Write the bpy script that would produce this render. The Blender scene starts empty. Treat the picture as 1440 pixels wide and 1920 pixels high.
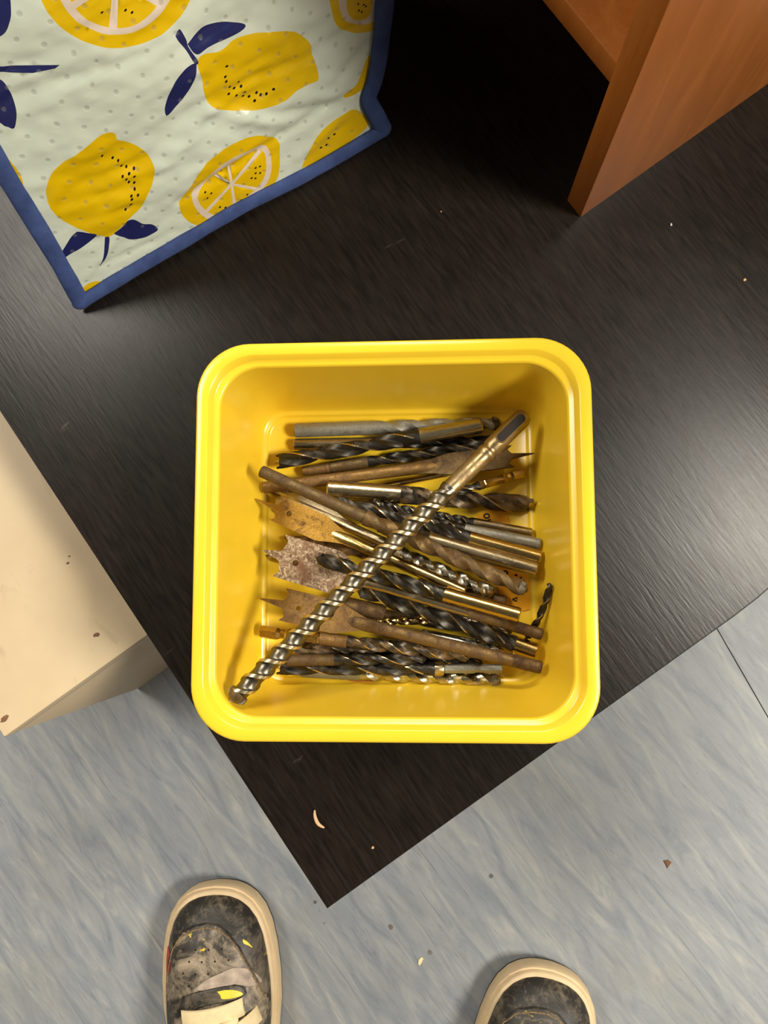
import bpy, bmesh, math, random
import numpy as np
from mathutils import Vector, Matrix, noise
from mathutils.geometry import delaunay_2d_cdt, tessellate_polygon

random.seed(4)
S = bpy.context.scene
COL = S.collection

# ------------------------------------------------------------------ camera, world, lamps, exposure
FPX = 1440.0                       # focal length in pixels of the 1440 x 1920 frame
ZT = 0.300                         # table top height
CZ = ZT + 0.468                    # camera height
_d = np.array([(803 - 720) / FPX, -(1098 - 960) / FPX, -1.0]); _d /= np.linalg.norm(_d)
_up = -_d
_x = np.array([1.0, 0, 0]) - _up * _up[0]; _x /= np.linalg.norm(_x)
_y = np.cross(_up, _x)
RCW = np.array([_x, _y, _up])      # camera axes to world axes

def at(px, py, z):
    """world point (metres) seen at a pixel, at height z"""
    v = RCW @ np.array([(px - 720) / FPX, -(py - 960) / FPX, -1.0])
    return np.array([0, 0, CZ]) + v * ((CZ - z) / -v[2])

cam_d = bpy.data.cameras.new('camera')
cam = bpy.data.objects.new('camera', cam_d); COL.objects.link(cam)
cam_d.sensor_fit = 'VERTICAL'; cam_d.sensor_height = 36.0; cam_d.lens = 27.0
cam_d.clip_start = 0.01
M = Matrix.Identity(4)
for r in range(3):
    for c in range(3):
        M[r][c] = RCW[r][c]
M[2][3] = CZ
cam.matrix_world = M
S.camera = cam

W = bpy.data.worlds.new('room_light'); S.world = W; W.use_nodes = True
W.node_tree.nodes['Background'].inputs[0].default_value = (1.0, 0.93, 0.82, 1)
W.node_tree.nodes['Background'].inputs[1].default_value = 0.11

def lamp(name, loc, target, sx, sy, power, col):
    d = bpy.data.lights.new(name, 'AREA'); d.shape = 'RECTANGLE'; d.size = sx; d.size_y = sy
    d.energy = power; d.color = col
    o = bpy.data.objects.new(name, d); COL.objects.link(o)
    o.location = loc
    o.rotation_euler = (Vector(target) - Vector(loc)).to_track_quat('-Z', 'Y').to_euler()
    return o
lamp('ceiling_lamp_left', (-1.65, 0.90, 2.45), (-1.65, 0.90, 0), 0.8, 0.8, 66, (1.0, 0.94, 0.82))
lamp('ceiling_lamp_right', (2.05, -0.45, 2.45), (2.05, -0.45, 0), 0.8, 0.8, 150, (1.0, 0.94, 0.82))
lamp('ceiling_lamp_front', (0.25, 1.95, 2.45), (0.25, 1.95, 0), 1.0, 0.6, 75, (1.0, 0.94, 0.82))

vs = S.view_settings
vs.view_transform = 'Standard'; vs.look = 'None'; vs.gamma = 1.0; vs.use_curve_mapping = False
vs.exposure = -0.16
S.cycles.use_denoising = True

# ------------------------------------------------------------------ material helpers
def lin(r, g, b):
    f = lambda c: (c / 255) / 12.92 if c / 255 <= 0.04045 else ((c / 255 + 0.055) / 1.055) ** 2.4
    return (f(r), f(g), f(b), 1.0)

class NT:
    def __init__(s, name):
        s.m = bpy.data.materials.new(name); s.m.use_nodes = True
        s.t = s.m.node_tree; s.b = s.t.nodes['Principled BSDF']
    def n(s, typ, **kw):
        o = s.t.nodes.new(typ)
        for k, v in kw.items():
            if k.startswith('_'):
                setattr(o, k[1:], v)
            else:
                key = int(k[1:]) if k[0] == 'i' and k[1:].isdigit() else k.replace('__', ' ')
                if isinstance(v, bpy.types.NodeSocket): s.t.links.new(v, o.inputs[key])
                else: o.inputs[key].default_value = v
        return o
    def set(s, **kw):
        for k, v in kw.items():
            key = k.replace('__', ' ')
            if isinstance(v, bpy.types.NodeSocket): s.t.links.new(v, s.b.inputs[key])
            else: s.b.inputs[key].default_value = v
    def coords(s, scale=(1, 1, 1), rot=(0, 0, 0), loc=(0, 0, 0), kind='Object'):
        c = s.n('ShaderNodeTexCoord')
        return s.n('ShaderNodeMapping', Vector=c.outputs[kind], Scale=scale, Rotation=rot, Location=loc).outputs[0]
    def noise(s, vec, scale, detail=4, rough=0.55, dist=0.0):
        return s.n('ShaderNodeTexNoise', Vector=vec, Scale=scale, Detail=detail, Roughness=rough, Distortion=dist).outputs[0]
    def ramp(s, fac, stops, interp='LINEAR'):
        r = s.n('ShaderNodeValToRGB', Fac=fac); e = r.color_ramp.elements
        r.color_ramp.interpolation = interp
        while len(e) < len(stops): e.new(0.5)
        for k, (p, c) in enumerate(stops):
            e[k].position = p; e[k].color = c if len(c) == 4 else (*c, 1)
        return r.outputs[0]
    def mix(s, fac, a, b, mode='MIX'):
        o = s.n('ShaderNodeMix', _data_type='RGBA', _blend_type=mode)
        for sock, v in ((o.inputs[0], fac), (o.inputs[6], a), (o.inputs[7], b)):
            if isinstance(v, bpy.types.NodeSocket): s.t.links.new(v, sock)
            else: sock.default_value = v
        return o.outputs[2]
    def math(s, op, a, b=0.0, clamp=False):
        return s.n('ShaderNodeMath', _operation=op, _use_clamp=clamp, i0=a, i1=b).outputs[0]
    def bump(s, h, strength, dist):
        s.set(Normal=s.n('ShaderNodeBump', Height=h, Strength=strength, Distance=dist).outputs[0])

BW = ((0, 0, 0, 1), (1, 1, 1, 1))
def step(nt, fac, a, b):
    return nt.ramp(fac, [(a, BW[0]), (b, BW[1])])

def plain(name, col, rough=0.5, metal=0.0, var=0.12, scale=60, bump=0.0):
    t = NT(name); v = t.coords()
    n = t.noise(v, scale, 5)
    dark = tuple(c * (1 - var) for c in col[:3]) + (1,); lite = tuple(min(1, c * (1 + var)) for c in col[:3]) + (1,)
    t.set(Base__Color=t.ramp(n, [(0.3, dark), (0.7, lite)]), Roughness=rough, Metallic=metal)
    if bump: t.bump(t.noise(v, scale * 6, 3), bump, 0.0004)
    return t.m

def metal_mat(name, base, rust, lo, hi, rough=0.3, metal=1.0, scale=90, bump=0.25, stretch=1.0, seed=0.0):
    """worn metal with rust or soil in patches"""
    t = NT(name); v = t.coords(scale=(stretch, 1, 1), loc=(seed, seed * 1.7, 0))
    n = t.noise(v, scale, 8, 0.68, 0.4)
    f = step(t, n, lo, hi)
    fine = t.noise(v, scale * 7, 4, 0.6)
    b2 = t.mix(step(t, fine, 0.35, 0.7), tuple(c * 0.72 for c in base[:3]) + (1,), base)
    r2 = t.mix(step(t, fine, 0.35, 0.7), tuple(c * 0.55 for c in rust[:3]) + (1,), rust)
    t.set(Base__Color=t.mix(f, b2, r2))
    t.set(Metallic=t.math('MULTIPLY', t.math('SUBTRACT', 1.0, t.math('MULTIPLY', f, 0.75)), metal))
    t.set(Roughness=t.math('ADD', rough, t.math('MULTIPLY', f, 0.35)))
    t.bump(t.math('ADD', fine, t.math('MULTIPLY', n, 2.0)), bump, 0.0003)
    return t.m

# ------------------------------------------------------------------ object helpers
def link(o, parent=None):
    COL.objects.link(o)
    if parent is not None: o.parent = parent
    return o

def tag(o, label=None, cat=None, group=None, kind=None):
    if label: o['label'] = label
    if cat: o['category'] = cat
    if group: o['group'] = group
    if kind: o['kind'] = kind
    return o

def empty(name, loc=(0, 0, 0), rz=0.0):
    o = bpy.data.objects.new(name, None); o.empty_display_size = 0.02
    o.location = loc; o.rotation_euler = (0, 0, rz)
    return link(o)

def mesh(name, verts, faces, mats, parent=None, midx=None, sharp=35, smooth=True):
    me = bpy.data.meshes.new(name)
    me.from_pydata([tuple(map(float, v)) for v in verts], [], [tuple(map(int, f)) for f in faces])
    if not isinstance(mats, (list, tuple)): mats = [mats]
    for m in mats: me.materials.append(m)
    if midx is not None: me.polygons.foreach_set('material_index', np.asarray(midx, dtype=np.int32))
    bm = bmesh.new(); bm.from_mesh(me); bmesh.ops.recalc_face_normals(bm, faces=bm.faces); bm.to_mesh(me); bm.free()
    if smooth:
        me.polygons.foreach_set('use_smooth', [True] * len(me.polygons))
        me.set_sharp_from_angle(angle=math.radians(sharp))
    me.update()
    return link(bpy.data.objects.new(name, me), parent)

def loft(rings, cap0=True, cap1=True):
    n = len(rings[0]); V = [p for r in rings for p in r]; F = []
    for k in range(len(rings) - 1):
        for i in range(n):
            j = (i + 1) % n
            F.append((k * n + i, k * n + j, (k + 1) * n + j, (k + 1) * n + i))
    if cap0: F.append(tuple(range(n))[::-1])
    if cap1: F.append(tuple((len(rings) - 1) * n + i for i in range(n)))
    return V, F

def box_bevel(x0, x1, y0, y1, z0, z1, b):
    """box with chamfered edges"""
    bm = bmesh.new()
    bmesh.ops.create_cube(bm, size=1.0)
    for v in bm.verts:
        v.co = ((x0 + x1) / 2 + v.co.x * (x1 - x0), (y0 + y1) / 2 + v.co.y * (y1 - y0), (z0 + z1) / 2 + v.co.z * (z1 - z0))
    bmesh.ops.bevel(bm, geom=bm.edges[:], offset=b, segments=2, affect='EDGES', profile=0.5)
    V = [v.co[:] for v in bm.verts]; F = [[v.index for v in f.verts] for f in bm.faces]
    bm.free()
    return V, F

def tube(path, rad, n=8, flat=1.0):
    """tube along a list of points; rad may be a list"""
    P = [np.array(p, float) for p in path]; rings = []
    for k, p in enumerate(P):
        t = P[min(k + 1, len(P) - 1)] - P[max(k - 1, 0)]; t /= np.linalg.norm(t) + 1e-12
        s = np.cross(t, (0, 0, 1.0)); s = s / (np.linalg.norm(s) + 1e-12) if np.linalg.norm(s) > 1e-6 else np.array([1.0, 0, 0])
        u = np.cross(s, t); r = rad[k] if isinstance(rad, (list, tuple)) else rad
        rings.append([p + s * r * math.cos(a) + u * r * flat * math.sin(a) for a in np.linspace(0, 2 * math.pi, n, endpoint=False)])
    return loft(rings)

def smooth_path(pts, n):
    """Catmull-Rom through points"""
    P = [np.array(p, float) for p in pts]; P = [2 * P[0] - P[1]] + P + [2 * P[-1] - P[-2]]
    out = []
    for k in range(1, len(P) - 2):
        for t in np.linspace(0, 1, n, endpoint=False):
            a, b, c, d = P[k - 1:k + 3]
            out.append(0.5 * (2 * b + (c - a) * t + (2 * a - 5 * b + 4 * c - d) * t * t + (3 * b - a - 3 * c + d) * t ** 3))
    out.append(P[-2])
    return out

E1 = math.radians(35.35)           # direction of the table's near right edge
e1 = np.array([math.cos(E1), math.sin(E1)]); e2 = np.array([-math.sin(E1), math.cos(E1)])

# ------------------------------------------------------------------ floor: two vinyl sheets with a welded seam
def floor_mat():
    t = NT('marbled_blue_vinyl')
    rot = math.radians(52)
    v = t.coords(rot=(0, 0, rot), scale=(1, 1, 1))
    st = t.n('ShaderNodeMapping', Vector=v, Scale=(13.0, 70.0, 1)).outputs[0]
    st2 = t.n('ShaderNodeMapping', Vector=v, Scale=(30.0, 210.0, 1), Location=(3, 7, 0)).outputs[0]
    a = t.noise(st, 1.0, 6, 0.62, 1.1); b = t.noise(st2, 1.0, 4, 0.6, 0.6); c = t.noise(v, 7.0, 5, 0.6)
    col = t.ramp(a, [(0.28, lin(118, 123, 131)), (0.45, lin(134, 138, 143)), (0.58, lin(146, 148, 149)), (0.74, lin(166, 164, 159))])
    col = t.mix(t.math('MULTIPLY', step(t, b, 0.57, 0.68), 0.20), col, lin(166, 166, 162))
    col = t.mix(t.math('MULTIPLY', step(t, t.noise(st2, 1.7, 4, 0.6, 0.8), 0.60, 0.70), 0.40), col, lin(98, 101, 110))
    col = t.mix(t.math('MULTIPLY', step(t, c, 0.52, 0.70), 0.30), col, lin(132, 126, 116))
    ln = t.noise(t.n('ShaderNodeMapping', Vector=v, Scale=(7.0, 420.0, 1), Location=(1, 4, 0)).outputs[0], 1.0, 2, 0.5, 0.4)
    col = t.mix(t.math('MULTIPLY', step(t, ln, 0.66, 0.72), 0.45), col, lin(92, 92, 96))
    sp = t.n('ShaderNodeTexVoronoi', Vector=v, Scale=17.0)
    dot = t.math('MULTIPLY', t.math('LESS_THAN', sp.outputs['Distance'], 0.035), t.math('GREATER_THAN', c, 0.5))
    col = t.mix(t.math('MULTIPLY', dot, 0.75), col, lin(70, 62, 58))
    t.set(Base__Color=col, Roughness=t.math('ADD', 0.36, t.math('MULTIPLY', b, 0.2)))
    t.bump(t.noise(v, 900, 2), 0.12, 0.0003)
    return t.m
M_floor = floor_mat()
V, F = box_bevel(-2.4, 2.4, -2.4, 2.4, -0.03, -0.003, 0.001)
floor = tag(mesh('floor', V, F, plain('floor_screed', lin(104, 90, 78), 0.9)), kind='structure')
s0 = at(1345, 1180, 0)[:2]; s1 = at(1440, 1345, 0)[:2]
sd = (s1 - s0) / np.linalg.norm(s1 - s0); sn = np.array([-sd[1], sd[0]])      # seam direction and its normal (to the upper right)
for sgn in (-1, 1):
    rect = []
    for a, b in ((-3, 0.00035), (3, 0.00035), (3, 2.2), (-3, 2.2)):
        p = s0 + sd * a + sn * sgn * b
        rect.append((p[0], p[1]))
    Vs = [(x, y, z) for z in (-0.003, -0.0004, 0.0) for x, y in rect]
    Vs = []
    ins = lambda q, k: (q[0] + (s0 + sn * sgn * 1.1 - np.array(q))[0] * k, q[1] + (s0 + sn * sgn * 1.1 - np.array(q))[1] * k)
    rings = [[(*q, -0.003) for q in rect], [(*q, -0.0003) for q in rect], [(*ins(q, 0.0003), 0.0) for q in rect]]
    V, F = loft(rings)
    mesh('vinyl_sheet', V, F, M_floor, floor)

# ------------------------------------------------------------------ table
def table_mat():
    t = NT('black_brown_wood_veneer')
    v = t.coords()
    g = t.noise(t.n('ShaderNodeMapping', Vector=v, Scale=(480, 46, 40)).outputs[0], 1.0, 5, 0.6, 0.3)
    g2 = t.noise(t.n('ShaderNodeMapping', Vector=v, Scale=(90, 3.0, 10)).outputs[0], 1.0, 4, 0.6, 0.5)
    sm = t.noise(v, 14, 6, 0.6)
    col = t.mix(step(t, g, 0.35, 0.70), lin(20, 16, 13), lin(40, 34, 28))
    col = t.mix(t.math('MULTIPLY', step(t, g2, 0.45, 0.7), 0.5), col, lin(34, 24, 17))
    # pale scuffs
    w = t.noise(t.n('ShaderNodeMapping', Vector=v, Scale=(26, 150, 10), Rotation=(0, 0, 1.1)).outputs[0], 1.0, 3, 0.5, 0.8)
    col = t.mix(t.math('MULTIPLY', step(t, w, 0.73, 0.80), 0.28), col, lin(110, 102, 92))
    t.set(Base__Color=col)
    t.set(Roughness=t.math('ADD', 0.22, t.math('ADD', t.math('MULTIPLY', sm, 0.14), t.math('MULTIPLY', g, 0.10))), Specular__IOR__Level=0.28)
    t.bump(g, 0.34, 0.0004)
    return t.m
M_table = table_mat()
C0 = at(613, 1705, ZT)
table = empty('table', (C0[0], C0[1], 0), E1)
tag(table, 'low black-brown wooden table with one sharp corner pointing at the shoes', 'table')
def table_top(z0, z1, b):
    R = 0.27; X0 = 0.295
    out = [(0, 0)] + [(X0 + R * math.sin(a), R - R * math.cos(a)) for a in np.linspace(0, math.pi / 2, 24)] + [(X0 + R, 0.95), (0, 0.95)]
    cx, cy = 0.28, 0.47
    def ring(d, z):
        res = []; n = len(out)
        for i in range(n):
            p = np.array(out[i]); a = np.array(out[i - 1]); c = np.array(out[(i + 1) % n])
            t1 = (p - a) / np.linalg.norm(p - a); t2 = (c - p) / np.linalg.norm(c - p)
            n1 = np.array([-t1[1], t1[0]]); n2 = np.array([-t2[1], t2[0]])
            m = n1 + n2; m /= (m @ n1)
            q = p + m * d; res.append((q[0], q[1], z))
        return res
    return loft([ring(b, z0), ring(0, z0 + b), ring(0, z1 - b), ring(b * 0.3, z1 - b * 0.3), ring(b, z1)])
V, F = table_top(ZT - 0.030, ZT, 0.0012)
mesh('tabletop', V, F, M_table, table, sharp=40)
for lx, ly in ((0.07, 0.06), (0.40, 0.16), (0.07, 0.88), (0.47, 0.88)):
    V, F = box_bevel(lx - 0.022, lx + 0.022, ly - 0.022, ly + 0.022, 0.0, ZT - 0.030, 0.002)
    mesh('leg', V, F, M_table, table)

# ------------------------------------------------------------------ cream laminate pedestal beside the table
def cream_mat():
    t = NT('scuffed_cream_laminate'); v = t.coords()
    n = t.noise(v, 9, 5, 0.6); sc = t.noise(t.n('ShaderNodeMapping', Vector=v, Scale=(60, 24, 30)).outputs[0], 1.0, 5, 0.6, 0.6)
    col = t.ramp(n, [(0.3, lin(206, 182, 146)), (0.7, lin(220, 198, 162))])
    col = t.mix(t.math('MULTIPLY', step(t, sc, 0.62, 0.74), 0.30), col, lin(150, 130, 104))
    sp = t.n('ShaderNodeTexVoronoi', Vector=v, Scale=24.0)
    col = t.mix(t.math('MULTIPLY', t.math('LESS_THAN', sp.outputs['Distance'], 0.055), t.math('GREATER_THAN', n, 0.53)), col, lin(70, 52, 42))
    t.set(Base__Color=col, Roughness=0.5)
    return t.m
M_cream = cream_mat()
K = at(258, 1292, 0); HB = 0.244
ped = empty('storage_box', (K[0], K[1], 0), E1)
tag(ped, 'cream laminate storage box with scuffed chipped top left of the table', 'box')
V, F = box_bevel(0.0, 0.158, 0.0, 0.40, 0.0, HB - 0.0165, 0.0012)
mesh('body', V, F, M_cream, ped)
V, F = box_bevel(-0.0005, 0.1585, -0.0005, 0.4005, HB - 0.016, HB, 0.0015)
mesh('top_panel', V, F, M_cream, ped)
M_chip = plain('bare_chipboard', lin(120, 84, 58), 0.9)
for cpx, cpy, r in ((181, 1190, .0026), (127, 1056, .0013), (8, 1348, .0035), (130, 1043, .0009)):
    q = at(cpx, cpy, HB) - K; u, v_ = float(q[:2] @ e1), float(q[:2] @ e2)
    ring0 = [(u + r * math.cos(a) * random.uniform(0.6, 1.2), v_ + r * 0.6 * math.sin(a) * random.uniform(0.6, 1.2), HB + 0.0001) for a in np.linspace(0, 6.28, 9, endpoint=False)]
    ring1 = [(u + (x - u) * 0.8, v_ + (y - v_) * 0.8, HB + 0.0004) for x, y, z in ring0]
    V, F = loft([ring0, ring1]); mesh('chip', V, F, M_chip, ped)

# ------------------------------------------------------------------ orange-brown desktop shelf unit
def wood_mat():
    t = NT('varnished_orange_wood'); v = t.coords()
    g = t.noise(t.n('ShaderNodeMapping', Vector=v, Scale=(60, 60, 7)).outputs[0], 1.0, 6, 0.6, 0.8)
    f = t.noise(t.n('ShaderNodeMapping', Vector=v, Scale=(700, 700, 30)).outputs[0], 1.0, 3)
    col = t.ramp(g, [(0.3, lin(158, 88, 28)), (0.55, lin(170, 98, 36)), (0.75, lin(180, 108, 46))])
    col = t.mix(t.math('MULTIPLY', step(t, f, 0.55, 0.8), 0.25), col, lin(120, 60, 22))
    # small pale scratches
    s = t.noise(t.n('ShaderNodeMapping', Vector=v, Scale=(60, 60, 240), Rotation=(0.2, 0.5, 0)).outputs[0], 1.0, 2, 0.5, 0.3)
    col = t.mix(t.math('MULTIPLY', step(t, s, 0.77, 0.80), 0.6), col, lin(225, 190, 150))
    t.set(Base__Color=col, Roughness=t.math('ADD', 0.30, t.math('MULTIPLY', g, 0.2)))
    t.bump(f, 0.15, 0.0003)
    return t.m
M_wood = wood_mat()
A = at(1088, 408, ZT)
unit = empty('shelf_unit', (A[0], A[1], ZT), E1)
tag(unit, 'orange-brown wooden shelf unit standing on the table beside the bag', 'shelf')
TH = 0.0142; UD = 0.30; UW = 0.34; UH = 0.29
def ubox(name, x0, x1, y0, y1, z0, z1, b=0.0009):
    V, F = box_bevel(x0, x1, y0, y1, z0, z1, b); return mesh(name, V, F, M_wood, unit)
ubox('side_panel', 0, UD, 0, TH, 0, UH)
ubox('side_panel', 0, UD, UW - TH, UW, 0, UH)
SZ = 0.112
ubox('shelf_board', 0.001, UD - 0.005, TH, UW - TH, SZ, SZ + 0.0145)
ubox('top_board', 0.0, UD, TH, UW - TH, UH - TH, UH)
ubox('back_panel', UD - 0.005, UD, TH, UW - TH, 0.0, UH - TH, 0.0004)

# ------------------------------------------------------------------ yellow plastic tub
def plastic(name, c, rough, sss=0.0):
    t = NT(name); v = t.coords(); n = t.noise(v, 30, 4)
    sc = t.noise(t.n('ShaderNodeMapping', Vector=v, Scale=(60, 60, 700)).outputs[0], 1.0, 3)
    t.set(Base__Color=t.ramp(n, [(0.3, tuple(x * 0.95 for x in c[:3]) + (1,)), (0.7, c)]),
          Roughness=t.math('ADD', rough, t.math('MULTIPLY', sc, 0.10)))
    if sss:
        t.set(Subsurface__Weight=sss, Subsurface__Radius=(0.006, 0.004, 0.001), Subsurface__Scale=1.0)
    t.bump(n, 0.05, 0.001)
    return t.m
M_yel = plastic('glossy_yellow_plastic', lin(243, 203, 50), 0.20)
TC = np.array([-0.0187, 0.0252]); TUB_H = 0.072
tub = empty('plastic_tub', (TC[0], TC[1], ZT), math.radians(0.2))
tag(tub, 'square yellow plastic tub full of drill bits on the black table', 'tub')
def rr(h, rc, z, k=12):
    pts = []
    for q in range(4):
        a0 = q * math.pi / 2; sx = 1 if q in (0, 3) else -1; sy = 1 if q in (0, 1) else -1
        for i in range(k + 1):
            a = a0 + i / k * math.pi / 2
            pts.append((sx * (h - rc) + rc * math.cos(a), sy * (h - rc) + rc * math.sin(a), z))
    return pts
mm = 0.001
def prof(rows): return [rr(h * mm, c * mm, z * mm) for h, c, z in rows]
rim_rows = [(97.6, 25, 63.5), (103.4, 28, 63.5), (104.3, 28.5, 64.4), (104.4, 28.5, 70.2), (104.0, 28.2, 71.5), (103.0, 27.6, 72.0),
            (98.4, 25.2, 72.0), (97.6, 24.7, 71.6), (96.0, 24, 68.6), (95.4, 23.7, 68.1), (93.4, 23, 67.7), (92.7, 22.6, 67.2), (92.2, 22.3, 66.2)]
V, F = loft(prof(rim_rows), False, False)
mesh('rim', V, F, M_yel, tub, sharp=60)
in_rows = [(92.2, 22.3, 66.2), (90.0, 21, 52), (86.6, 18, 30), (83.4, 15.5, 9), (82.6, 15, 6.2), (81.8, 14.5, 5.1), (80.4, 13.6, 4.9), (79.8, 13.2, 4.5), (79.3, 13, 3.4), (78.4, 12.5, 2.6), (60, 8, 2.4)]
V, F = loft(prof(in_rows), False, True)
out_rows = [(97.6, 25, 63.5), (96.4, 24.5, 60), (93, 23, 40), (87.5, 17, 5), (86, 16, 1.2), (84.5, 15, 0.0), (60, 8, 0.0)]
V2, F2 = loft(prof(out_rows), False, True)
o = len(V); mesh('tub_body', V + V2, F + [tuple(i + o for i in f) for f in F2], M_yel, tub, sharp=60)

# inside of the tub as numbers (used to lay the bits on the floor and against the walls)
_wz = np.array([2.4, 3.4, 5.1, 6.2, 9, 30, 52, 66.2]); _wh = np.array([78.6, 79.3, 81.8, 82.6, 83.4, 86.6, 90.0, 92.2]); _wc = np.array([12.5, 13, 14.5, 15, 15.5, 18, 21, 22.3])
FLOOR_IN = ZT + 2.55 * mm
def inside_sd(x, y, z):
    zz = (z - ZT) / mm
    h = np.interp(zz, _wz, _wh) * mm; c = np.interp(zz, _wz, _wc) * mm
    qx = abs(x - TC[0]) - h + c; qy = abs(y - TC[1]) - h + c
    return math.hypot(max(qx, 0), max(qy, 0)) + min(max(qx, qy), 0) - c

# ------------------------------------------------------------------ drill bit materials
RUST = lin(126, 94, 52); DKRUST = lin(98, 76, 46)
M_black = metal_mat('black_oxide_steel', lin(74, 70, 63), lin(92, 76, 54), 0.54, 0.75, 0.42, 0.9, 120)
M_blackr = metal_mat('rusty_black_oxide', lin(90, 82, 70), RUST, 0.46, 0.62, 0.36, 0.85, 130, seed=3)
M_steel = metal_mat('worn_steel_shank', lin(200, 184, 146), lin(138, 106, 68), 0.60, 0.74, 0.27, 1.0, 110, stretch=0.4, seed=1)
M_steel2 = metal_mat('spotted_steel_shank', lin(184, 166, 132), lin(130, 98, 64), 0.55, 0.70, 0.31, 1.0, 150, stretch=0.5, seed=5)
M_zinc = metal_mat('matt_grey_zinc', lin(166, 163, 150), lin(140, 134, 118), 0.45, 0.7, 0.46, 0.7, 160, seed=2)
M_silver = metal_mat('bright_silver_steel', lin(208, 202, 182), lin(140, 122, 94), 0.55, 0.75, 0.22, 1.0, 140, seed=4)
M_edge = metal_mat('bare_cutting_edge', lin(232, 206, 160), lin(190, 150, 100), 0.5, 0.8, 0.22, 1.0, 200)
M_rust = metal_mat('brown_rust', lin(132, 104, 62), lin(84, 56, 29), 0.40, 0.62, 0.42, 0.7, 140, 0.6, seed=6)
M_drust = metal_mat('dark_brown_rust', lin(118, 96, 60), lin(84, 58, 31), 0.42, 0.66, 0.42, 0.65, 120, 0.7, seed=7)
M_gold = metal_mat('golden_tarnish', lin(172, 130, 52), lin(118, 82, 36), 0.54, 0.66, 0.42, 0.75, 150, 0.4, seed=8)
M_tan = metal_mat('tan_tarnish', lin(150, 116, 66), lin(112, 80, 44), 0.45, 0.65, 0.42, 0.7, 110, 0.5, seed=9)
M_brass = metal_mat('straw_coloured_steel', lin(206, 174, 108), lin(136, 100, 56), 0.58, 0.74, 0.24, 1.0, 100, stretch=0.4, seed=10)
M_carbide = metal_mat('dull_carbide', lin(140, 132, 118), lin(96, 74, 54), 0.5, 0.7, 0.45, 0.8, 300, 0.8)
M_hole = plain('dark_hole_bore', lin(22, 16, 12), 0.9)
def crust_mat():
    t = NT('pale_crusted_rust'); v = t.coords()
    n = t.noise(v, 260, 5, 0.6, 2.2); m = t.noise(v, 60, 4)
    col = t.ramp(n, [(0.36, lin(92, 66, 46)), (0.5, lin(136, 110, 84)), (0.62, lin(186, 168, 140))])
    col = t.mix(step(t, m, 0.50, 0.66), col, lin(108, 72, 46))
    t.set(Base__Color=col, Roughness=0.6, Metallic=0.25); t.bump(n, 0.6, 0.0006)
    return t.m
M_crust = crust_mat()

# ------------------------------------------------------------------ drill bit builders (X runs from the shank end to the point)
def flute_profile(kind):
    """list of (angle, radius factor, is bright margin) over half a turn, repeated twice"""
    if kind == 'wood': land, depth, pw = 0.40, 0.55, 0.80
    elif kind == 'twist': land, depth, pw = 0.38, 0.52, 0.8
    elif kind == 'masonry': land, depth, pw = 0.36, 0.34, 1.0
    else: land, depth, pw = 0.20, 0.23, 0.38            # sds
    pts = []
    a_l = land * math.pi
    marg = 0.16 if kind in ('wood', 'twist') else 0.98
    for k in range(4): pts.append((a_l * (0, marg, 0.6, 1.0)[k], 1.0, k == 0 if kind in ('wood', 'twist') else k < 3))
    if kind in ('masonry', 'sds'): pts = [(0, 1.0, True), (a_l * 0.33, 1.0, True), (a_l * 0.66, 1.0, True), (a_l, 1.0, False)]
    n = 11
    for k in range(1, n):
        u = k / n; pts.append((a_l + (math.pi - a_l) * u, 1 - depth * math.sin(math.pi * u) ** pw, False))
    return pts

def fluted(x0, x1, R, pitch, kind, run=0.0, taper=None, phase=0.0):
    """helically fluted body; flutes run out into the round shank over a length 'run' at x0"""
    prof_ = flute_profile(kind)
    ang = [p[0] for p in prof_] + [p[0] + math.pi for p in prof_]
    rad = [p[1] for p in prof_] * 2; mar = [p[2] for p in prof_] * 2
    L = x1 - x0; nrow = max(10, int(L / max(pitch / 18, 0.0009)))
    rings = []
    for k in range(nrow + 1):
        x = x0 + L * k / nrow; tw = phase + 2 * math.pi * (x - x0) / pitch
        b = min(1, (x - x0) / run) if run > 0 else 1.0; b = b * b * (3 - 2 * b)
        rr_ = R if taper is None else R * taper(k / nrow)
        rings.append([(x, rr_ * (1 - (1 - q) * b) * math.cos(a + tw), rr_ * (1 - (1 - q) * b) * math.sin(a + tw)) for a, q in zip(ang, rad)])
    V, F = loft(rings)
    n = len(ang); idx = [1 if mar[i % n] and (i // n) > nrow * 0.04 else 0 for i in range(nrow * n)] + [0, 0]
    return V, F, idx, phase + 2 * math.pi * L / pitch

def lathe(rows, n=20, ang0=0.0):
    rings = [[(x, r * math.cos(a + ang0), r * math.sin(a + ang0)) for a in np.linspace(0, 2 * math.pi, n, endpoint=False)] for x, r in rows]
    return loft(rings)

def shank_rows(x0, x1, r): return [(x0, r * 0.82), (x0 + r * 0.18, r), (x1, r)]

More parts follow.
